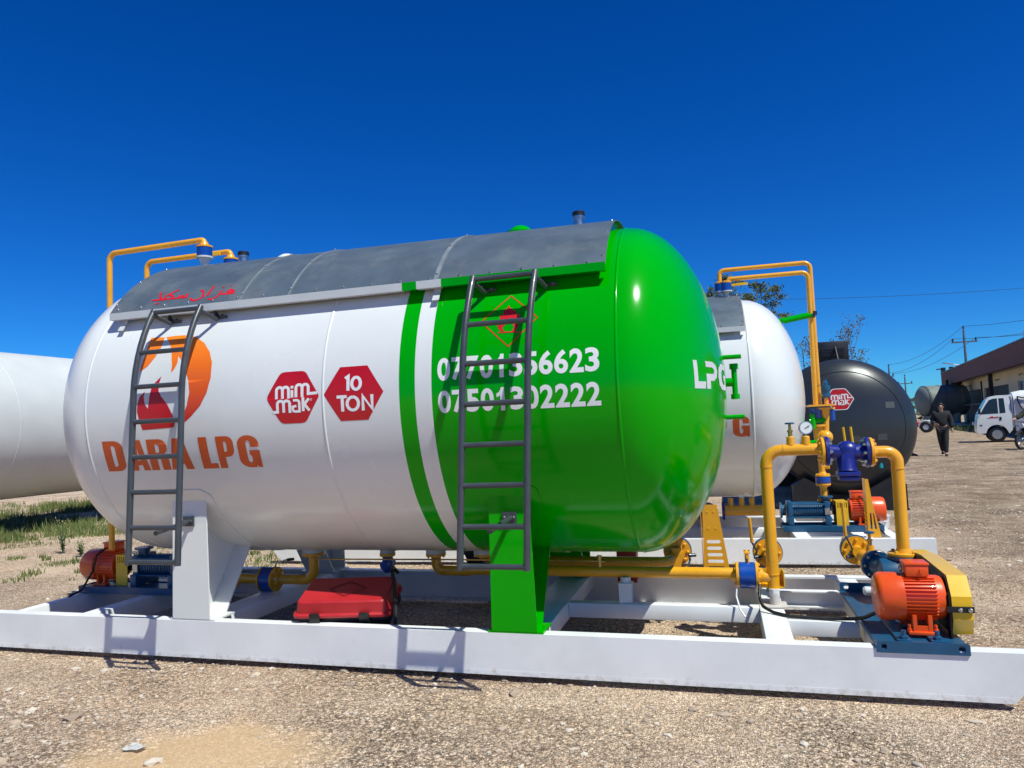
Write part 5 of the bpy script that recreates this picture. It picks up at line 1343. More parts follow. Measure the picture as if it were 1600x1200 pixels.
# ================================================================== dark tank, end on
def dark_tank():
    xc, zc, r, y0 = 1.88, 1.30, 1.115, 12.95
    t = thing('gas_tank', 'dark gunmetal gas tank with red hexagon sticker, seen end on behind the yellow pipes', 'gas tank', (xc, 15, GZ), 'horizontal gas tanks in the yard')
    mb = MB(); prof = []
    for k in range(61):
        a = PI/2*k/60; prof.append((-.50*math.cos(a), r*math.sin(a)))
    prof += [(.5*k, r) for k in range(1, 11)]
    for k in range(1, 25):
        a = PI/2*(1-k/24); prof.append((5+.5*math.cos(a), r*math.sin(a)))
    mb.lathe(prof, (xc, y0, zc), (0, 1, 0), 128, caps=False); mb.build('shell', M['gunmetal'], t, smooth=60)
    def fy(u, v): return y0-.50*math.sqrt(max(0, 1-((u-xc)**2+(v-zc)**2)/r**2))
    w = MB(); rr = .80*r; rings = []
    for k in range(97):
        a = 2*PI*k/96; c = Vector((xc+rr*math.cos(a), 0, zc+rr*math.sin(a))); c.y = fy(c.x, c.z)
        rings.append(c)
    w.tube(rings, .009, 6); w.build('weld_seam', M['gunmetal'], t, smooth=80)
    w = MB(); w.lathe([(-.012, r-.002), (0, r+.005), (.012, r-.002)], (xc, y0, zc), (0, 1, 0), 96, caps=False); w.build('weld_seam', M['gunmetal'], t, smooth=80)
    cx, cz, sx, sz = 1.815, 1.745, .200, .165
    fm = lambda off: (lambda u, v: (u, fy(u, v)-off, v))
    bd = decal(scale_vf([poly_mesh([hexagon(.16)])], cx, cz, sx*1.07, sz*1.07), lambda d: fm(.0030+d), 'hexagon_badge', M['letter_white'], t, ustep=.02)
    decal(scale_vf([poly_mesh([hexagon(.16)])], cx, cz, sx, sz), lambda d: fm(.0042+d), 'badge_field', M['red'], bd, ustep=.02)
    decal(scale_vf(mim_mak(), cx, cz, sx, sz), lambda d: fm(.0054+d), 'badge_lettering', M['letter_white'], bd, ustep=.02)
    for u, v in ((2.55, 1.62), (2.40, 1.12), (2.0, 1.10)):
        s = MB(); q = [s.bm.verts.new((a, fy(a, b)-.005, b)) for a, b in ((u-.07, v-.05), (u+.07, v-.05), (u+.07, v+.05), (u-.07, v+.05))]; s._face(q)
        s.build('primer_patch', paint('dull_grey_patch', (.05, .056, .06), .6), t)
    for y in (12.62, 17.2):
        s = MB(); s.plate([[(xc-.85, GZ), (xc+.85, GZ), (xc+.85, .36), (xc+.62, .62)]+[(xc+(r+.004)*math.sin(a), zc-(r+.004)*math.cos(a)) for a in [R(44-88*i/14) for i in range(15)]]+[(xc-.62, .62), (xc-.85, .36)]], 'Y', y+.35, y+.36)
        s.bx(xc-.85, xc+.85, y, y+.6, GZ, GZ+.03)
        for d in (1, -1):
            s.plate([[(xc+d*.30, GZ+.031), (xc+d*.835, GZ+.031), (xc+d*.835, .37), (xc+d*.66, .50), (xc+d*.30, .30)]], 'Y', y, y+.345)
        s.build('saddle_support', M['black'], t)
    b = MB(); b.box((1.89, 13.75, 2.60), (.52, .62, .34), None, .02)
    for k in range(4): b.bx(1.71, 2.07, 13.425, 13.44, 2.52+.035*k, 2.535+.035*k)
    hb = b.build('valve_hood', paint('black_hood_paint', (.012, .014, .018), .45), t)
    b = MB(); b.tube([(1.79, 13.42, 2.40), (1.81, 13.22, 2.31), (2.05, 13.22, 2.31), (2.07, 13.42, 2.40)], .018, 8); b.cyl((1.93, 13.40, 2.66), (1.95, 13.24, 2.36), .02); b.build('hood_latch', M['black'], hb)
    MB().cyl((2.36, 12.62, .63), (2.36, 12.62, .75), .035).build('drain_cap', paint('turquoise_cap', (.0, .28, .32), .4), t)
dark_tank()

# ================================================================== building with deep brick fascia, at the right
BO = Vector((15.05, 42.8, GZ)); BU = Vector((.147, .989, 0)).normalized(); BV = Vector((BU.y, -BU.x, 0))
def building():
    t = thing('building', 'long low workshop with dark brick fascia over a shaded cream front', 'building', (BO.x*1.3, BO.y*1.3, -.45+GZ)); t.scale = (1.3, 1.3, 1.3)
    ang = math.atan2(BU.y, BU.x)
    t.rotation_euler = (0, 0, ang)
    # local x runs away along the front, local y outwards (towards the yard); the front wall lies at y = -3
    def P(mb, name, mat, parent=t): return mb.build(name, mat, parent)
    t['_b'] = (0, 0, 0)
    x0, x1 = -22.0, 34.2
    mb = MB(); mb.bx(x0, x1, -.35, 0, 3.80, 5.0); mb.bx(x1-.35, x1, -12, -.351, 3.80, 5.0); mb.bx(x0, x0+.35, -12, -.351, 3.80, 5.0)
    f = P(mb, 'fascia', brick_mat('brown_brick', (.115, .050, .042), (.16, .072, .058), 4.0))
    mb = MB(); mb.bx(x0-.03, x1+.03, -.40, .05, 5.0, 5.06); P(mb, 'coping', M['galv'], f)
    mb = MB(); mb.bx(x0+.36, x1-.36, -11.9, -.36, 4.0, 4.2); P(mb, 'roof', M['concrete'])
    cream = paint('cream_render', (.72, .63, .45), .8, var=.12, scale=.6)
    ops = [(-18, -15, .3, 3.0), (-13.2, -10.4, 1.2, 3.1), (-8.5, -5.5, .3, 3.0), (-3.8, -.4, 1.2, 3.2), (1.2, 4.6, .3, 3.1), (6.4, 10.0, 1.2, 3.2), (12.8, 22.0, .3, 3.1), (23.5, 32.2, .3, 3.12)]
    wall = [(x0+.3, 0), (x1-.75, 0), (x1-.75, 3.98), (x0+.3, 3.98)]
    mb = MB(); mb.plate([wall]+[[(a, c+.02), (b, c+.02), (b, d), (a, d)] for a, b, c, d in ops], 'Y', -1.75, -1.5)
    mb.bx(x1-1.0, x1-.75, -11.8, -1.755, 0, 3.98); w = P(mb, 'wall', cream)
    door = paint('dark_steel_door', (.022, .026, .028), .5); shut = paint('grey_green_shutter', (.05, .06, .055), .55); glass = paint('dark_window_glass', (.03, .06, .13), .12)
    for i, (a, b, c, d) in enumerate(ops):
        if c > 1:
            m_ = MB(); m_.bx(a, b, -1.66, -1.63, c+.02, d); wn_ = P(m_, 'window', glass)
            m_ = MB()
            for x in (a+.04, (a*2+b)/3, (a+2*b)/3, b-.04): m_.bx(x-.035, x+.035, -1.63, -1.56, c+.02, d)
            for z in (c+.055, (c+d)/2, d-.035): m_.bx(a, b, -1.629, -1.57, z-.034, z+.034)
            P(m_, 'window_frame', M['lipgrey'], wn_)
        else:
            m_ = MB(); m_.bx(a, b, -1.68, -1.64, .02, d)
            for k in range(int((b-a)/.5)): m_.bx(a+.25+.5*k, a+.28+.5*k, -1.64, -1.62, .02, d)
            P(m_, 'roller_door', shut if i % 2 else door)
    for a, wd in ((15.6, 1.6), (18.2, 1.0), (27.4, 1.6), (29.9, 1.0), (3.0, 1.3), (8.2, 1.2)):
        m_ = MB(); k = a
        rnd = random.Random(int(a*10))
        pts = [(a+wd*i/9, -1.49, 3.52+rnd.uniform(-.06, .08)) for i in range(10)]
        m_.tube(pts, .035, 5); P(m_, 'painted_script', paint('faded_sign_paint', (.22, .20, .12), .7), w)
    for i, x in enumerate((-17, -8, 1.0, 11.5, 33.6)):
        m_ = MB(); m_.bx(x-.12, x+.12, -.42, -.18, 0, 3.80)
        P(m_, 'column', paint('dark_brown_column', (.035, .022, .018), .7))
    m_ = MB(); m_.bx(22.6, 22.9, -1.49, -1.42, 0, 3.7); P(m_, 'door_post', paint('dark_brown_post', (.035, .022, .018), .7))
    m_ = MB(); m_.bx(11.7, 33.4, -.36, -.28, 1.80, 1.92); P(m_, 'guard_rail', M['black'])
    m_ = MB(); m_.box((33.2, -.1, 5.28), (.5, .35, .42)); m_.cyl((33.2, -.2, 5.05), (33.2, -.2, 5.2), .06); m_.box((33.1, .25, 5.36), (.55, .4, .08)); P(m_, 'flood_lamp', M['black'])
    m_ = MB(); m_.box((29.5, -.3, 5.2), (.35, .3, .28)); P(m_, 'flood_lamp', M['black'])
    m_ = MB(); m_.cyl((1.9, -.6, 5.0), (1.9, -.6, 5.6), .16); P(m_, 'roof_vent', M['lipgrey'])
    return t
building()
def bpt(u, v, z): return Vector((BO.x*1.3, BO.y*1.3, GZ)) + BU*u*1.3 + Vector((-BU.y, BU.x, 0))*v + Vector((0, 0, z))
mb = MB()
a, b = bpt(-22, .9, 0), bpt(40, .9, 0)
ang = math.atan2(BU.y, BU.x)
mb.box(((a+b)/2)+Vector((0, 0, .10)), ((b-a).length, .35, .20), Matrix.Rotation(ang, 3, 'Z'), .02)
tag(mb.build('kerb', M['concrete']), kind='structure')
def shed_tank():
    t = thing('storage_tank', 'weathered grey green storage tank lying at the far end of the workshop front', 'storage tank', (18.0, 70.5, GZ))
    t.location = (18.0*1.3, 70.5*1.3, 1.5+1.3*(GZ-1.5)); t.scale = (1.3, 1.3, 1.3)
    xc, zc, r = 0, 2.35, 1.32
    mt = paint('weathered_green_grey', (.17, .20, .185), .65, var=.25, scale=1.2)
    p0, p1 = Vector((16.35, 69.9, zc)), Vector((20.0, 70.75, zc)); ax = (p1-p0); L = ax.length
    mb = MB(); prof = [(.0, .01)]+[(.62-.62*math.cos(PI/2*k/10), r*math.sin(PI/2*k/10)) for k in range(1, 11)]+[(L*k/8, r) for k in range(1, 9)]
    mb.lathe(prof, p0, ax, 64); mb.build('shell', mt, t)
    ax.normalize()
    for d in (1.75, 3.3):
        MB().lathe([(-.08, r-.01), (-.08, r+.03), (.08, r+.03), (.08, r-.01)], p0+ax*d, ax, 64, caps=False).build('strap_band', mt, t)
    for d in (1.0, 2.9):
        c = p0+ax*d; m_ = MB(); m_.box((c.x, c.y, .6), (.3, 1.8, 1.25), Matrix.Rotation(math.atan2(ax.y, ax.x), 3, 'Z')); m_.build('support', M['concrete'], t)
    m_ = MB(); c = p0+ax*2.6; m_.cyl((c.x, c.y, zc+r-.02), (c.x, c.y, zc+r+.45), .12); m_.box((c.x+.7, c.y, zc+r+.12), (.9, .3, .16)); m_.build('manhole', M['black'], t)
shed_tank()

# ================================================================== poles, wires, street lamp
def power_pole(x, y, h, label, arm=True, lamp=False, rot=0.0):
    t = thing('power_pole', label, 'power pole', (x, y, GZ), 'steel power poles')
    pm = M['galv']
    K = 1.45; t.location = (x*K, y*K, 1.5+K*(GZ-1.5)); t.scale = (K, K, K)
    MB().lathe([(0, .16), (h*.5, .12), (h, .08)], (x, y, GZ), (0, 0, 1), 12).build('pole', pm, t)
    c, s = math.cos(rot), math.sin(rot)
    if arm:
        mb = MB(); mb.box((x, y, h-1.05), (1.9, .10, .12), Matrix.Rotation(rot, 3, 'Z')); mb.build('cross_arm', pm, t)
        for d in (-.85, .85, 0):
            z = h-1.0 if d else h
            MB().lathe([(0, .04), (.08, .09), (.14, .06), (.20, .10), (.28, .05)], (x+d*c, y+d*s, z), (0, 0, 1), 10).build('insulator', M['black'], t)
    if lamp:
        mb = MB(); mb.tube([(x, y, h-3.2), (x-.5, y, h-2.95), (x-1.0, y, h-2.85)], .04, 8); mb.box((x-1.35, y, h-2.78), (.8, .25, .09), Matrix.Rotation(R(12), 3, 'Y'), .02); mb.build('lamp_arm', M['steel'], t)
    return t
power_pole(19.72, 67.9, 8.15, 'tall steel power pole with cross arm and street lamp behind the workshop roof', True, True)
power_pole(18.2, 89, 6.6, 'far power pole with black insulators peeping over the dark tank', True, False, .9)
power_pole(25.5, 115, 6.6, 'tiny distant power pole above the grey green tank', True)
def wire(p0, p1, sag, label, r=.016):
    p0, p1 = Vector(p0), Vector(p1); pts = []
    for k in range(25):
        q = p0.lerp(p1, k/24); q.z -= sag*4*(k/24)*(1-k/24); pts.append(q)
    K = 1.45; pts = [Vector((q.x*K, q.y*K, 1.5+K*(q.z-1.5))) for q in pts]
    mb = MB(); mb.tube(pts, r*K, 5)
    tag(mb.build('power_line', M['black'], None, tuple(pts[12])), label, 'power line', 'overhead wires between the poles')
for d, z, lab in ((-.85, 7.42, 'lower left wire from the cross arm towards the far pole'), (.85, 7.42, 'lower right wire from the cross arm towards the far pole'), (0, 8.42, 'top wire from the pole tip towards the far pole')):
    wire((19.72+d, 67.9, z), (18.2+d*.62, 89+d*.78, 5.85 if d else 6.85), .7, lab)
    wire((19.72+d, 67.9, z), (24.0+d*1.1, 35.0, z-.3), .9, lab.replace('towards the far pole', 'over the workshop to the right edge'))
wire((3.5, 53, 9.75), (29.0, 60, 10.2), .35, 'thin pale wire crossing the sky behind the tree tops', .013)

# ================================================================== trees behind the tanks
def tree(x, y, h, label, seed, leafy, spread=1.0, mat=None, leafmat=None):
    rnd = random.Random(seed)
    t = thing('tree', label, 'tree', (x, y, GZ), 'spring trees behind the tanks')
    tips = []; mb = MB()
    def grow(p, d, L, r, depth):
        n = 4; pts = [p]; q = p.copy(); dd = d.copy()
        for k in range(n):
            dd = (dd+Vector((rnd.uniform(-.18, .18), rnd.uniform(-.18, .18), rnd.uniform(-.02, .16)))).normalized()
            q = q+dd*L/n; pts.append(q.copy())
        mb.tube(pts, r, 7 if depth < 2 else 5, taper=[1, .92, .84, .75, .62])
        if depth >= 4 or r < .006: tips.append((q, dd)); return
        kids = rnd.choice((2, 3, 3)) if depth else 5
        for i in range(kids):
            a = rnd.random()*6.28; s_ = rnd.uniform(.35, .85)*spread
            perp = Vector((math.cos(a), math.sin(a), 0)); nd = (dd+perp*s_+Vector((0, 0, .15))).normalized()
            grow(q if i or depth < 1 else pts[-2], nd, L*rnd.uniform(.58, .86), r*.60, depth+1)
        if depth == 3 and rnd.random() < .5: tips.append((q, dd))
    grow(Vector((x, y, GZ)), Vector((0, 0, 1)), h*.36, .026*h*.42, 0)
    mb.build('trunk', mat, t, recalc=False)
    lf = MB()
    for p, d in tips:
        for k in range(leafy):
            c = p+Vector((rnd.gauss(0, .10), rnd.gauss(0, .10), rnd.gauss(.03, .05))); s_ = rnd.uniform(.025, .06)
            a = Vector((rnd.uniform(-1, 1), rnd.uniform(-1, 1), rnd.uniform(-.6, .9))).normalized(); b = a.cross(Vector((rnd.uniform(-1, 1), rnd.uniform(-1, 1), rnd.uniform(-1, 1)))).normalized()
            lf._face([lf.bm.verts.new(c-a*s_), lf.bm.verts.new(c+b*s_*.45), lf.bm.verts.new(c+a*s_), lf.bm.verts.new(c-b*s_*.45)])
    lf.build('crown', leafmat, t, smooth=0, recalc=False)
bark = paint('grey_brown_bark', (.085, .062, .05), .85, var=.3, scale=9)
tree(.80, 23.5, 5.4, 'sparse tree with small green leaf tufts above the second white tank', 12, 110, 1.15, bark, grass_mat('olive_leaves', (.035, .065, .018), (.13, .15, .045)))
tree(3.75, 28.2, 4.3, 'bare brownish tree standing behind the box on the dark tank', 31, 12, .9, paint('red_brown_twigs', (.10, .06, .05), .85), grass_mat('dry_leaves', (.10, .07, .045), (.13, .13, .05)))

# ================================================================== lugged wheel behind the front skid
def lug_wheel():
    c = Vector((-2.25, 7.1, .40))
    t = thing('lugged_wheel', 'lugged black wheel with dusty brown hub, half hidden behind the rear rail', 'roller', c)  # standing wheel: lugged tyre on a brown hub
    ax = Vector((.25, -1, 0)).normalized()
    mb = MB(); mb.lathe([(-.16, .24), (-.17, .33), (-.15, .385), (-.06, .40), (.06, .40), (.15, .385), (.17, .33), (.16, .24)], c, ax, 40, caps=False)
    si = Vector((ax.y, -ax.x, 0)).normalized(); up = Vector((0, 0, 1))
    for k in range(20):
        a = 2*PI*k/20; d = si*math.cos(a)+up*math.sin(a)
        fr = Matrix((ax, d.cross(ax), d)).transposed()
        mb.box(c+d*.405+ax*(.08 if k % 2 else -.08), (.15, .05, .045), fr)
    tt = mb.build('tyre', M['black'], t)
    mb = MB(); mb.lathe([(-.12, .245), (.10, .245), (.12, .22), (.06, .18), (.05, .06), (.09, .05), (.09, .01)], c, ax, 32); mb.build('hub', M['rustbrown'], t)
lug_wheel()

# ================================================================== people
def skin_part(name, joints, bones, mat, parent, levels=2, root=0):
    """continuous surface grown round a skeleton: joints = [(pos, radius)...]"""
    me = bpy.data.meshes.new(name); me.from_pydata([j[0] for j in joints], bones, [])
    o = bpy.data.objects.new(name, me); col.objects.link(o)
    md = o.modifiers.new('skin', 'SKIN'); md.use_smooth_shade = True
    sv = me.skin_vertices[0].data
    for i, j in enumerate(joints):
        rr = j[1] if isinstance(j[1], tuple) else (j[1], j[1]); sv[i].radius = rr; sv[i].use_root = (i == root)
    sb = o.modifiers.new('sub', 'SUBSURF'); sb.levels = levels; sb.render_levels = levels
    dg = bpy.context.evaluated_depsgraph_get(); dg.update()
    new = bpy.data.meshes.new_from_object(o.evaluated_get(dg))
    o.modifiers.clear(); o.data = new; bpy.data.meshes.remove(me); new.name = name
    new.materials.clear(); new.materials.append(mat)
    for p in new.polygons: p.use_smooth = True
    o.parent = parent
    return o
def person(loc, rotz, label, pose, top, legs, hairc=(.012, .010, .009), h=1.78):
    t = thing('person', label, 'person', loc); t['_b'] = (0, 0, 0); t.rotation_euler = (0, 0, rotz)
    k = h/1.78; t.scale = (k, k, k)
    skin = paint('skin', (.40, .22, .15), .55, var=.05)
    J = {'pel': ((0, 0, .95), .12), 'spi': ((0, -.005, 1.14), .125), 'che': ((0, -.005, 1.34), (.16, .12)), 'nek': ((0, .005, 1.50), .058), 'jaw': ((0, -.02, 1.575), .062), 'fac': ((0, -.02, 1.655), (.078, .088)), 'cro': ((0, -.005, 1.735), (.064, .075))}
    J.update(pose)
    order = list(J.keys()); idx = {n: i for i, n in enumerate(order)}
    B = [('pel', 'spi'), ('spi', 'che'), ('che', 'nek'), ('nek', 'jaw'), ('jaw', 'fac'), ('fac', 'cro')]
    for s in 'lr':
        B += [('che', 'sh'+s), ('sh'+s, 'el'+s), ('el'+s, 'wr'+s), ('wr'+s, 'pa'+s), ('pel', 'hi'+s), ('hi'+s, 'kn'+s), ('kn'+s, 'an'+s), ('an'+s, 'to'+s)]
    joints = [J[n] for n in order]; bones = [(idx[a], idx[b]) for a, b in B]
    for s in 'lr':       # five fingers, unequal, slightly curled
        w, p = Vector(J['wr'+s][0]), Vector(J['pa'+s][0]); d = (p-w).normalized(); sd = d.cross(Vector((0, 1, 0)));
        sd = sd.normalized() if sd.length > .1 else Vector((1, 0, 0)); fw = Vector((0, -1, 0)) if abs(d.y) < .7 else Vector((0, 0, -1))
        for q, (off, L) in enumerate(((-.030, .065), (-.010, .082), (.011, .076), (.031, .058))):
            i0 = len(joints); base = p+sd*off*.85+d*.035
            joints += [(tuple(base), .0105), (tuple(base+d*L*.55+fw*.012), .0095), (tuple(base+d*L*.85+fw*.035), .0085)]; bones += [(idx['pa'+s], i0), (i0, i0+1), (i0+1, i0+2)]
        i0 = len(joints); joints += [(tuple(p+fw*.035+d*.005), .012), (tuple(p+fw*.055+d*.045), .010)]; bones += [(idx['pa'+s], i0), (i0, i0+1)]
    i0 = len(joints); fc = Vector(J['fac'][0]); joints += [(tuple(fc+Vector((0, -.095, -.01))), .016)]; bones += [(idx['fac'], i0)]
    body = skin_part('body', joints, bones, skin, t)
    def sub(names, infl, extra=()):
        ids = {n: i for i, n in enumerate(names)}
        js = [(J[n][0], tuple(r+infl for r in J[n][1]) if isinstance(J[n][1], tuple) else J[n][1]+infl) for n in names]
        return js, [(ids[a], ids[b]) for a, b in B if a in ids and b in ids]
    js, bs = sub(['pel', 'spi', 'che', 'shl', 'ell', 'wrl', 'shr', 'elr', 'wrr'], .046); skin_part('jacket', js, bs, top, t, root=0)
    js, bs = sub(['pel', 'hil', 'knl', 'anl', 'hir', 'knr', 'anr'], .022); skin_part('trousers', js, bs, legs, t, root=0)
    bk = M['black']
    for s in 'lr':
        a, b = Vector(J['an'+s][0]), Vector(J['to'+s][0]); d = Vector((b.x-a.x, b.y-a.y, 0)).normalized()
        mb = MB(); mb.rings([[tuple(a+d*u+Vector((-d.y, d.x, 0))*w*math.cos(2*PI*i/14)+Vector((0, 0, -a.z+zc+hh*math.sin(2*PI*i/14)))) for i in range(14)] for u, w, zc, hh in ((-.08, .025, .05, .03), (-.06, .042, .055, .05), (.02, .044, .055, .05), (.12, .050, .04, .037), (.19, .035, .032, .024), (.205, .012, .028, .012))])
        so = mb.build('shoe', bk, t); so.location.z = max(0, a.z-.10)
    c = Vector(J['cro'][0]); hair = MB(); hair.sphere((c.x, c.y+.016, c.z-.028), .102, 16, (.94, 1.06, .92))
    for v in list(hair.bm.verts):
        if v.co.y < c.y-.055 and v.co.z < c.z+.005: v.co.y = c.y-.045
        if v.co.z < c.z-.09: v.co.z = c.z-.09
    hair.build('hair', paint('black_hair', hairc, .6), t)
    e = MB()
    for sx in (-.032, .032): e.sphere((fc.x+sx, fc.y-.083, fc.z+.012), .011, 8)
    e.build('eyes', bk, t)
    e = MB()
    for sx in (-.081, .081): e.sphere((fc.x+sx, fc.y+.01, fc.z-.005), .028, 8, (.4, .7, 1.1))
    e.build('ears', skin, t)
    e = MB(); e.box((fc.x, fc.y-.086, fc.z-.052), (.045, .012, .009), None, .003); e.build('mouth', paint('lips', (.30, .10, .085), .5), t)
    return t
cloth_black = paint('black_cloth', (.012, .013, .017), .85, var=.3, scale=14)
cloth_dark = paint('charcoal_trousers', (.014, .014, .016), .85, var=.2, scale=14)
walk = {'shl': ((.195, .01, 1.43), .066), 'ell': ((.265, .03, 1.16), .050), 'wrl': ((.285, -.02, .93), .036), 'pal': ((.29, -.04, .85), .034),
        'shr': ((-.195, .01, 1.43), .066), 'elr': ((-.265, .02, 1.17), .050), 'wrr': ((-.215, -.19, 1.06), .036), 'par': ((-.16, -.25, 1.07), .034),
        'hil': ((.095, 0, .90), .098), 'knl': ((.085, -.10, .50), .066), 'anl': ((.06, -.16, .09), .045), 'tol': ((.07, -.30, .04), .034),
        'hir': ((-.095, 0, .90), .098), 'knr': ((-.07, -.01, .50), .066), 'anr': ((-.03, .17, .15), .045), 'tor': ((-.04, .05, .06), .034)}
person((7.12, 27.5, GZ), R(-14), 'man in black jacket and dark trousers walking across the gravel yard', walk, cloth_black, cloth_dark)
stand = dict(walk); stand.update({'ell': ((.24, .02, 1.16), .050), 'wrl': ((.25, -.02, .93), .036), 'pal': ((.25, -.04, .85), .034), 'anl': ((.10, -.05, .09), .045), 'knl': ((.10, -.04, .50), .066), 'tol': ((.17, -.16, .04), .034), 'anr': ((-.10, .03, .09), .045), 'knr': ((-.10, 0, .50), .066), 'tor': ((-.11, -.12, .04), .034)})
person((6.12, 28.0, GZ), R(20), 'person almost hidden behind the dark tank, only a trouser leg and shoe showing', stand, paint('sand_shirt', (.30, .25, .19), .85), cloth_dark)

# ================================================================== white pickup truck
def pickup():
    t = thing('pickup_truck', 'white light truck with tarp covered bed parked before the workshop', 'truck', (11.0, 37.3, GZ)); t.scale = (1.05, 1.05, 1.07); t['_b'] = (0, 0, 0)
    t.rotation_euler = (0, 0, R(-13))
    W = 1.66
    white = paint('white_vehicle_paint', (.72, .73, .73), .3, coat=.4, var=.03)
    glass = paint('dark_vehicle_glass', (.02, .035, .04), .08); tarp = paint('white_tarp', (.66, .67, .68), .7, var=.08, scale=3, bump=.2, bscale=3)
    def inw(z): return max(0, z-1.12)*.17
    arch = [(.77+.40*math.cos(R(a)), .34+.40*math.sin(R(a))) for a in range(172, 5, -14)]
    prof = [(.06, .36), (.0, .46), (.0, .66), (.04, 1.0), (.13, 1.16), (.28, 1.46), (.47, 1.80), (.62, 1.925), (.85, 1.965), (1.24, 1.96), (1.30, 1.90), (1.33, 1.1), (1.33, .52), (1.20, .36)]+arch[::-1]
    mb = MB(); mb.plate([prof], 'Y', 0, W)
    for v in mb.bm.verts:
        i = inw(v.co.z); v.co.y += i if v.co.y < W/2 else -i
        if v.co.x < .1: v.co.x += .05 if (v.co.y < .01 or v.co.y > W-.01) else 0
    es = [e for e in mb.bm.edges if abs(e.verts[0].co.y-e.verts[1].co.y) < .2 and len(e.link_faces) == 2 and e.calc_face_angle(0) > .8]
    bmesh.ops.bevel(mb.bm, geom=es, offset=.045, segments=3, profile=.5, affect='EDGES')
    cab = mb.build('cab', white, t, smooth=40)
    def pane(name, pts, mat, off=.006, parent=None):
        m_ = MB(); vs = [m_.bm.verts.new((x, inw(z)-off, z)) for x, z in pts]; m_._face(vs)
        vs2 = [m_.bm.verts.new((x, inw(z)+.02, z)) for x, z in pts]
        n = len(pts)
        for i in range(n): m_._face((vs[i], vs[(i+1) % n], vs2[(i+1) % n], vs2[i]))
        return m_.build(name, mat, parent or cab)
    pane('side_window', [(.20, 1.19), (.38, 1.52), (.56, 1.78), (.70, 1.83), (.86, 1.84), (.86, 1.21)], glass)
    pane('quarter_window', [(.91, 1.21), (.91, 1.84), (1.10, 1.84), (1.12, 1.23)], glass)
    pane('door_handle', [(.88, .92), (.88, 1.06), (.96, 1.06), (.96, .92)], M['black'], .012)
    pane('door_stripe', [(.46, 1.02), (.64, 1.11), (.66, 1.06), (.86, 1.075), (.84, 1.03), (.60, 1.025)], M['red'], .008)
    pane('side_marker', [(.16, .70), (.16, .75), (.25, .75), (.25, .70)], M['black'], .008)
    m_ = MB(); vs = [m_.bm.verts.new(p) for p in ((.115, .16, 1.185), (.115, W-.16, 1.185), (.455, W-.22, 1.79), (.455, .22, 1.79))]; m_._face(vs); m_.build('windscreen', glass, cab)
    for y in (.14, W-.14): MB().box((-.005, y+(.04 if y < 1 else -.04), .80), (.05, .24, .15), None, .02).build('headlight', M['glass_dial'], cab)
    m_ = MB(); m_.box((.17, -.13, 1.32), (.09, .15, .24), None, .02); m_.tube([(.24, .02, 1.20), (.19, -.10, 1.25)], .014, 6); m_.build('wing_mirror', M['black'], cab)
    m_ = MB(); m_.bx(1.0, 4.4, .25, W-.25, .42, .60); m_.bx(.3, 1.3, .2, W-.2, .32, .44); m_.build('chassis', M['black'], t)
    def wheel(x, y):
        sgn = 1 if y < 1 else -1
        m_ = MB(); m_.lathe([(0, .19), (.0, .27), (.03, .325), (.16, .325), (.19, .27), (.19, .19)], (x, y, .325), (0, sgn, 0), 32, caps=False); w = m_.build('wheel', M['black'], t)
        m_ = MB(); m_.lathe([(.04, .02), (-.004, .05), (.02, .10), (.03, .17), (.005, .185), (.006, .20)], (x, y, .325), (0, sgn, 0), 24)
        for k in range(6): a = k*PI/3; m_.box((x+.13*math.cos(a), y+sgn*.012, .325+.13*math.sin(a)), (.045, .02, .045))
        m_.build('rim', M['steel'], w)
    for x in (.77, 3.45):
        for y in (.03, W-.03): wheel(x, y)
    m_ = MB(); m_.bx(1.42, 4.6, 0, W, .68, .74); m_.bx(1.42, 4.6, -.015, .02, .74, 1.16, .008); m_.bx(1.42, 4.6, W-.02, W+.015, .74, 1.16, .008); m_.bx(1.42, 1.46, .021, W-.021, .74, 1.16); m_.bx(4.56, 4.6, .021, W-.021, .74, 1.16)
    bed = m_.build('cargo_bed', white, t)
    m_ = MB(); m_.bx(1.42, 4.6, -.018, -.0152, 1.10, 1.125); m_.build('side_rail', M['black'], bed)
    prof = [(-.01, 1.15), (-.03, 1.5), (.0, 1.86), (.14, 2.02), (.5, 2.10), (W/2, 2.13), (W-.5, 2.10), (W-.14, 2.02), (W, 1.86), (W+.03, 1.5), (W+.01, 1.15)]
    m_ = MB(); rnd = random.Random(2)
    m_.rings([[(x, y, z+rnd.uniform(-.012, .012)-(.06 if i in (0, 9) else 0)*(z > 1.8)) for y, z in prof] for i, x in enumerate([1.43+.35*k for k in range(10)])], True, True, True)
    tp = m_.build('tarpaulin', tarp, bed, smooth=50)
    U = [(1.56, -.045, 1.88), (1.58, -.05, 1.70), (1.66, -.055, 1.45), (1.80, -.055, 1.27), (1.92, -.055, 1.24), (2.04, -.055, 1.29), (2.20, -.055, 1.52), (2.32, -.05, 1.75), (2.40, -.04, 1.90)]
    m_ = MB(); m_.tube(U, .028, 8); m_.tube([(1.56, -.045, 1.88), (1.72, -.05, 1.82), (1.95, -.05, 1.79), (2.2, -.05, 1.84), (2.40, -.04, 1.90), (2.8, -.03, 1.92)], .026, 8); m_.build('tarp_rope', M['black'], tp)
    m_ = MB(); m_.bx(1.44, 1.80, .02, .3, .44, .675, .03); m_.lathe([(0, .085), (.02, .085), (.02, .05)], (1.62, .02, .55), (0, -1, 0), 20); m_.build('fuel_tank', M['lipgrey'], t)
    m_ = MB(); m_.bx(1.345, 1.405, .1, W-.1, .6, 1.98); m_.build('headboard', white, t)
pickup()

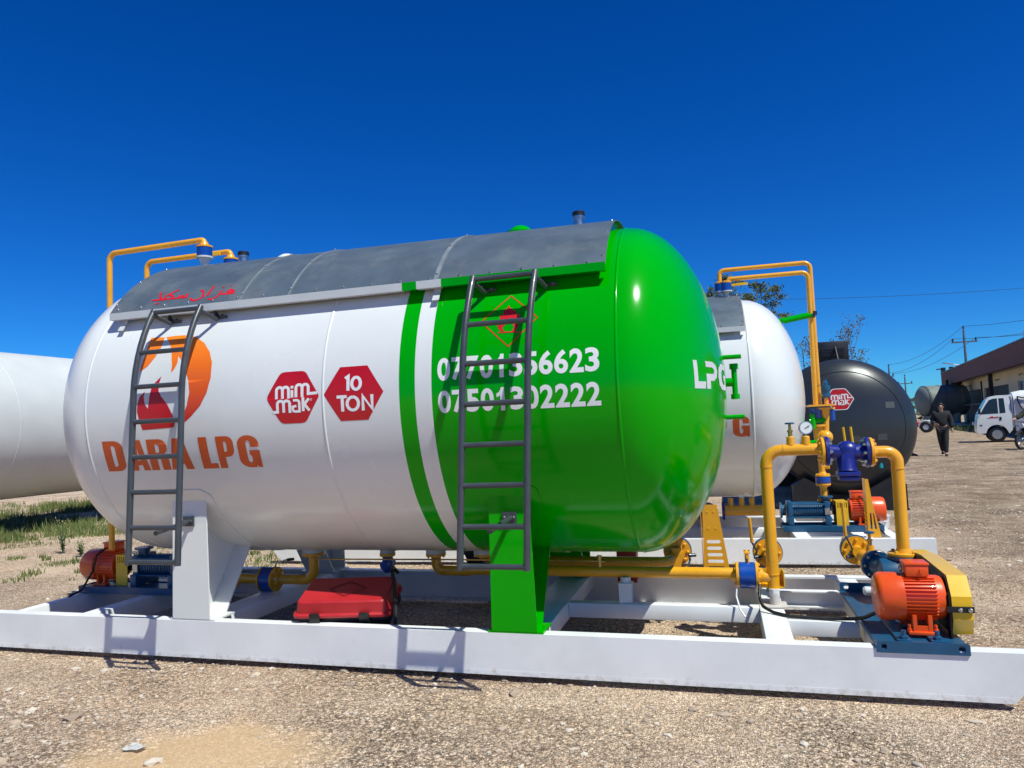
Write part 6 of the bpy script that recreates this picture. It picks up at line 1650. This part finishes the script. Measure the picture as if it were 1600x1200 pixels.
# ================================================================== motorcycle and rider at the right edge
def motorcycle():
    t = thing('motorcycle', 'dark motorcycle with silver front wheel ridden at the right edge of the photo', 'motorcycle', (10.27, 30.1, GZ)); t['_b'] = (0, 0, 0); t.rotation_euler = (0, 0, R(38))
    for x, nm in ((0, 'front'), (1.28, 'rear')):
        m_ = MB(); ring = [(x+.27*math.cos(2*PI*k/28), 0, .31+.27*math.sin(2*PI*k/28)) for k in range(29)]
        m_.tube(ring, .042, 10, caps=False); w = m_.build('wheel', M['black'], t)
        m_ = MB(); m_.lathe([(-.025, .21), (-.025, .235), (.025, .235), (.025, .21)], (x, 0, .31), (0, 1, 0), 28, caps=False); m_.lathe([(-.05, .05), (.05, .05)], (x, 0, .31), (0, 1, 0), 12)
        for k in range(10): a = 2*PI*k/10; m_.tube([(x+.05*math.cos(a), 0, .31+.05*math.sin(a)), (x+.22*math.cos(a), 0, .31+.22*math.sin(a))], .006, 5)
        m_.build('rim', M['steel'], w)
    m_ = MB()
    for y in (-.09, .09): m_.tube([(0, y, .31), (.22, y, .85), (.26, y, .98)], .022, 8)
    m_.build('front_fork', M['steel'], t)
    m_ = MB(); m_.tube([(.30, -.36, 1.04), (.24, -.18, 1.0), (.26, 0, .98), (.24, .18, 1.0), (.30, .36, 1.04)], .014, 8); m_.build('handlebar', M['steel'], t)
    m_ = MB(); m_.lathe([(-.06, .03), (-.05, .085), (0, .09), (.06, .06)], (.14, 0, .86), (1, 0, 0), 18); m_.build('headlight', M['glass_dial'], t)
    m_ = MB(); m_.tube([(-.26, 0, .52), (-.12, 0, .615), (.03, 0, .63), (.18, 0, .56)], .055, 8); m_.build('mudguard', M['black'], t)
    m_ = MB(); m_.tube([(.26, 0, .90), (.62, 0, .82), (.95, 0, .70), (1.5, 0, .78)], .03, 8); m_.tube([(.26, 0, .88), (.55, 0, .36), (.95, 0, .32), (1.28, 0, .31)], .025, 8); m_.build('frame', M['black'], t)
    m_ = MB(); m_.sphere((.52, 0, .90), .15, 16, (1.45, .95, .8)); m_.build('fuel_tank', M['darkred'], t)
    m_ = MB(); m_.box((1.05, 0, .84), (.72, .26, .10), None, .04); m_.build('seat', M['black'], t)
    m_ = MB(); m_.box((.68, 0, .45), (.34, .26, .30), None, .04); m_.cyl((.60, 0, .55), (.52, 0, .76), .09); m_.build('engine', M['steel'], t)
    m_ = MB(); m_.tube([(.55, -.14, .60), (.50, -.17, .36), (.72, -.18, .26), (1.55, -.20, .36)], .03, 8); m_.build('exhaust', M['steel'], t)
motorcycle()
ride = {'pel': ((0, 0, .95), .12), 'shl': ((.195, -.06, 1.40), .066), 'ell': ((.30, -.27, 1.20), .050), 'wrl': ((.345, -.50, 1.10), .036), 'pal': ((.35, -.57, 1.09), .034),
        'shr': ((-.195, -.06, 1.40), .066), 'elr': ((-.30, -.27, 1.20), .050), 'wrr': ((-.345, -.50, 1.10), .036), 'par': ((-.35, -.57, 1.09), .034),
        'hil': ((.11, -.03, .92), .098), 'knl': ((.22, -.42, .82), .066), 'anl': ((.20, -.30, .42), .045), 'tol': ((.21, -.44, .38), .034),
        'hir': ((-.11, -.03, .92), .098), 'knr': ((-.22, -.42, .82), .066), 'anr': ((-.20, -.30, .42), .045), 'tor': ((-.21, -.44, .38), .034)}
person((10.27+.84*.788, 30.1+.84*.616, GZ+.02), R(-52), 'rider in dark olive jacket gripping the motorcycle handlebar', ride, paint('olive_jacket', (.030, .030, .018), .85, var=.5, scale=9), cloth_dark)

# ================================================================== small red tractor far behind the dark tank
def tractor():
    t = thing('tractor', 'small red tractor with white mudguard parked beside the grey green tank', 'tractor', (13.75, 58, GZ)); t.scale = (.62, .62, .62); t['_b'] = (0, 0, 0); t.rotation_euler = (0, 0, R(160))
    m_ = MB(); m_.box((.75, 0, .95), (1.3, .6, .55), None, .08); m_.build('hood', M['redbright'], t)
    m_ = MB(); m_.box((-.2, 0, .7), (1.0, .5, .4), None, .04); m_.build('gearbox', M['black'], t)
    m_ = MB(); m_.box((-.35, 0, 1.1), (.5, .5, .12), None, .04); m_.box((-.58, 0, 1.4), (.1, .5, .5), None, .04); m_.build('seat', M['black'], t)
    m_ = MB(); m_.tube([(.1, 0, 1.0), (-.05, 0, 1.45)], .025, 6); m_.lathe([(0, .2), (.03, .2)], (-.05, 0, 1.45), (-.3, 0, 1), 16); m_.build('steering_wheel', M['black'], t)
    for x, y, r in ((-.45, -.65, .62), (-.45, .65, .62), (1.15, -.5, .36), (1.15, .5, .36)):
        m_ = MB(); m_.lathe([(-.13, r*.5), (-.13, r*.9), (-.08, r), (.08, r), (.13, r*.9), (.13, r*.5)], (x, y, r), (0, 1, 0), 28, caps=False); w = m_.build('wheel', M['black'], t)
        m_ = MB(); m_.lathe([(-.10, .05), (-.10, r*.5), (.10, r*.5), (.10, .05)], (x, y, r), (0, 1, 0), 20); m_.build('rim', M['lipgrey'], w)
        if r > .5:
            m_ = MB(); m_.tube([(x+.74*math.cos(R(a)), y, r+.74*math.sin(R(a))) for a in range(10, 171, 16)], .10, 8); m_.build('mudguard', M['lipgrey'], t)
tractor()

# ================================================================== distant tree belt closing the horizon
def tree_belt():
    rnd = random.Random(77); V, F = [], []
    for k in range(5200):
        u = rnd.random(); x = -60+170*u; y = 125+rnd.uniform(-6, 6)+.10*x
        top = 3.2+1.8*noise.noise((x*.12, 0, 1))+1.0*noise.noise((x*.5, 0, 4))
        z = top*rnd.random()**.7; s_ = rnd.uniform(.25, .6)
        a = Vector((rnd.uniform(-1, 1), rnd.uniform(-1, 1), rnd.uniform(-1, 1))).normalized()*s_
        b = a.cross(Vector((rnd.uniform(-1, 1), rnd.uniform(-1, 1), rnd.uniform(-1, 1)))).normalized()*s_*.7
        c = Vector((x, y, GZ+z)); i = len(V); V += [tuple(c-a), tuple(c+b), tuple(c+a), tuple(c-b)]; F.append((i, i+1, i+2, i+3))
    me = bpy.data.meshes.new('distant_trees'); me.from_pydata(V, [], F); me.materials.append(grass_mat('distant_foliage', (.020, .032, .012), (.06, .075, .03)))
    o = bpy.data.objects.new('distant_trees', me); col.objects.link(o); tag(o, kind='stuff')
tree_belt()
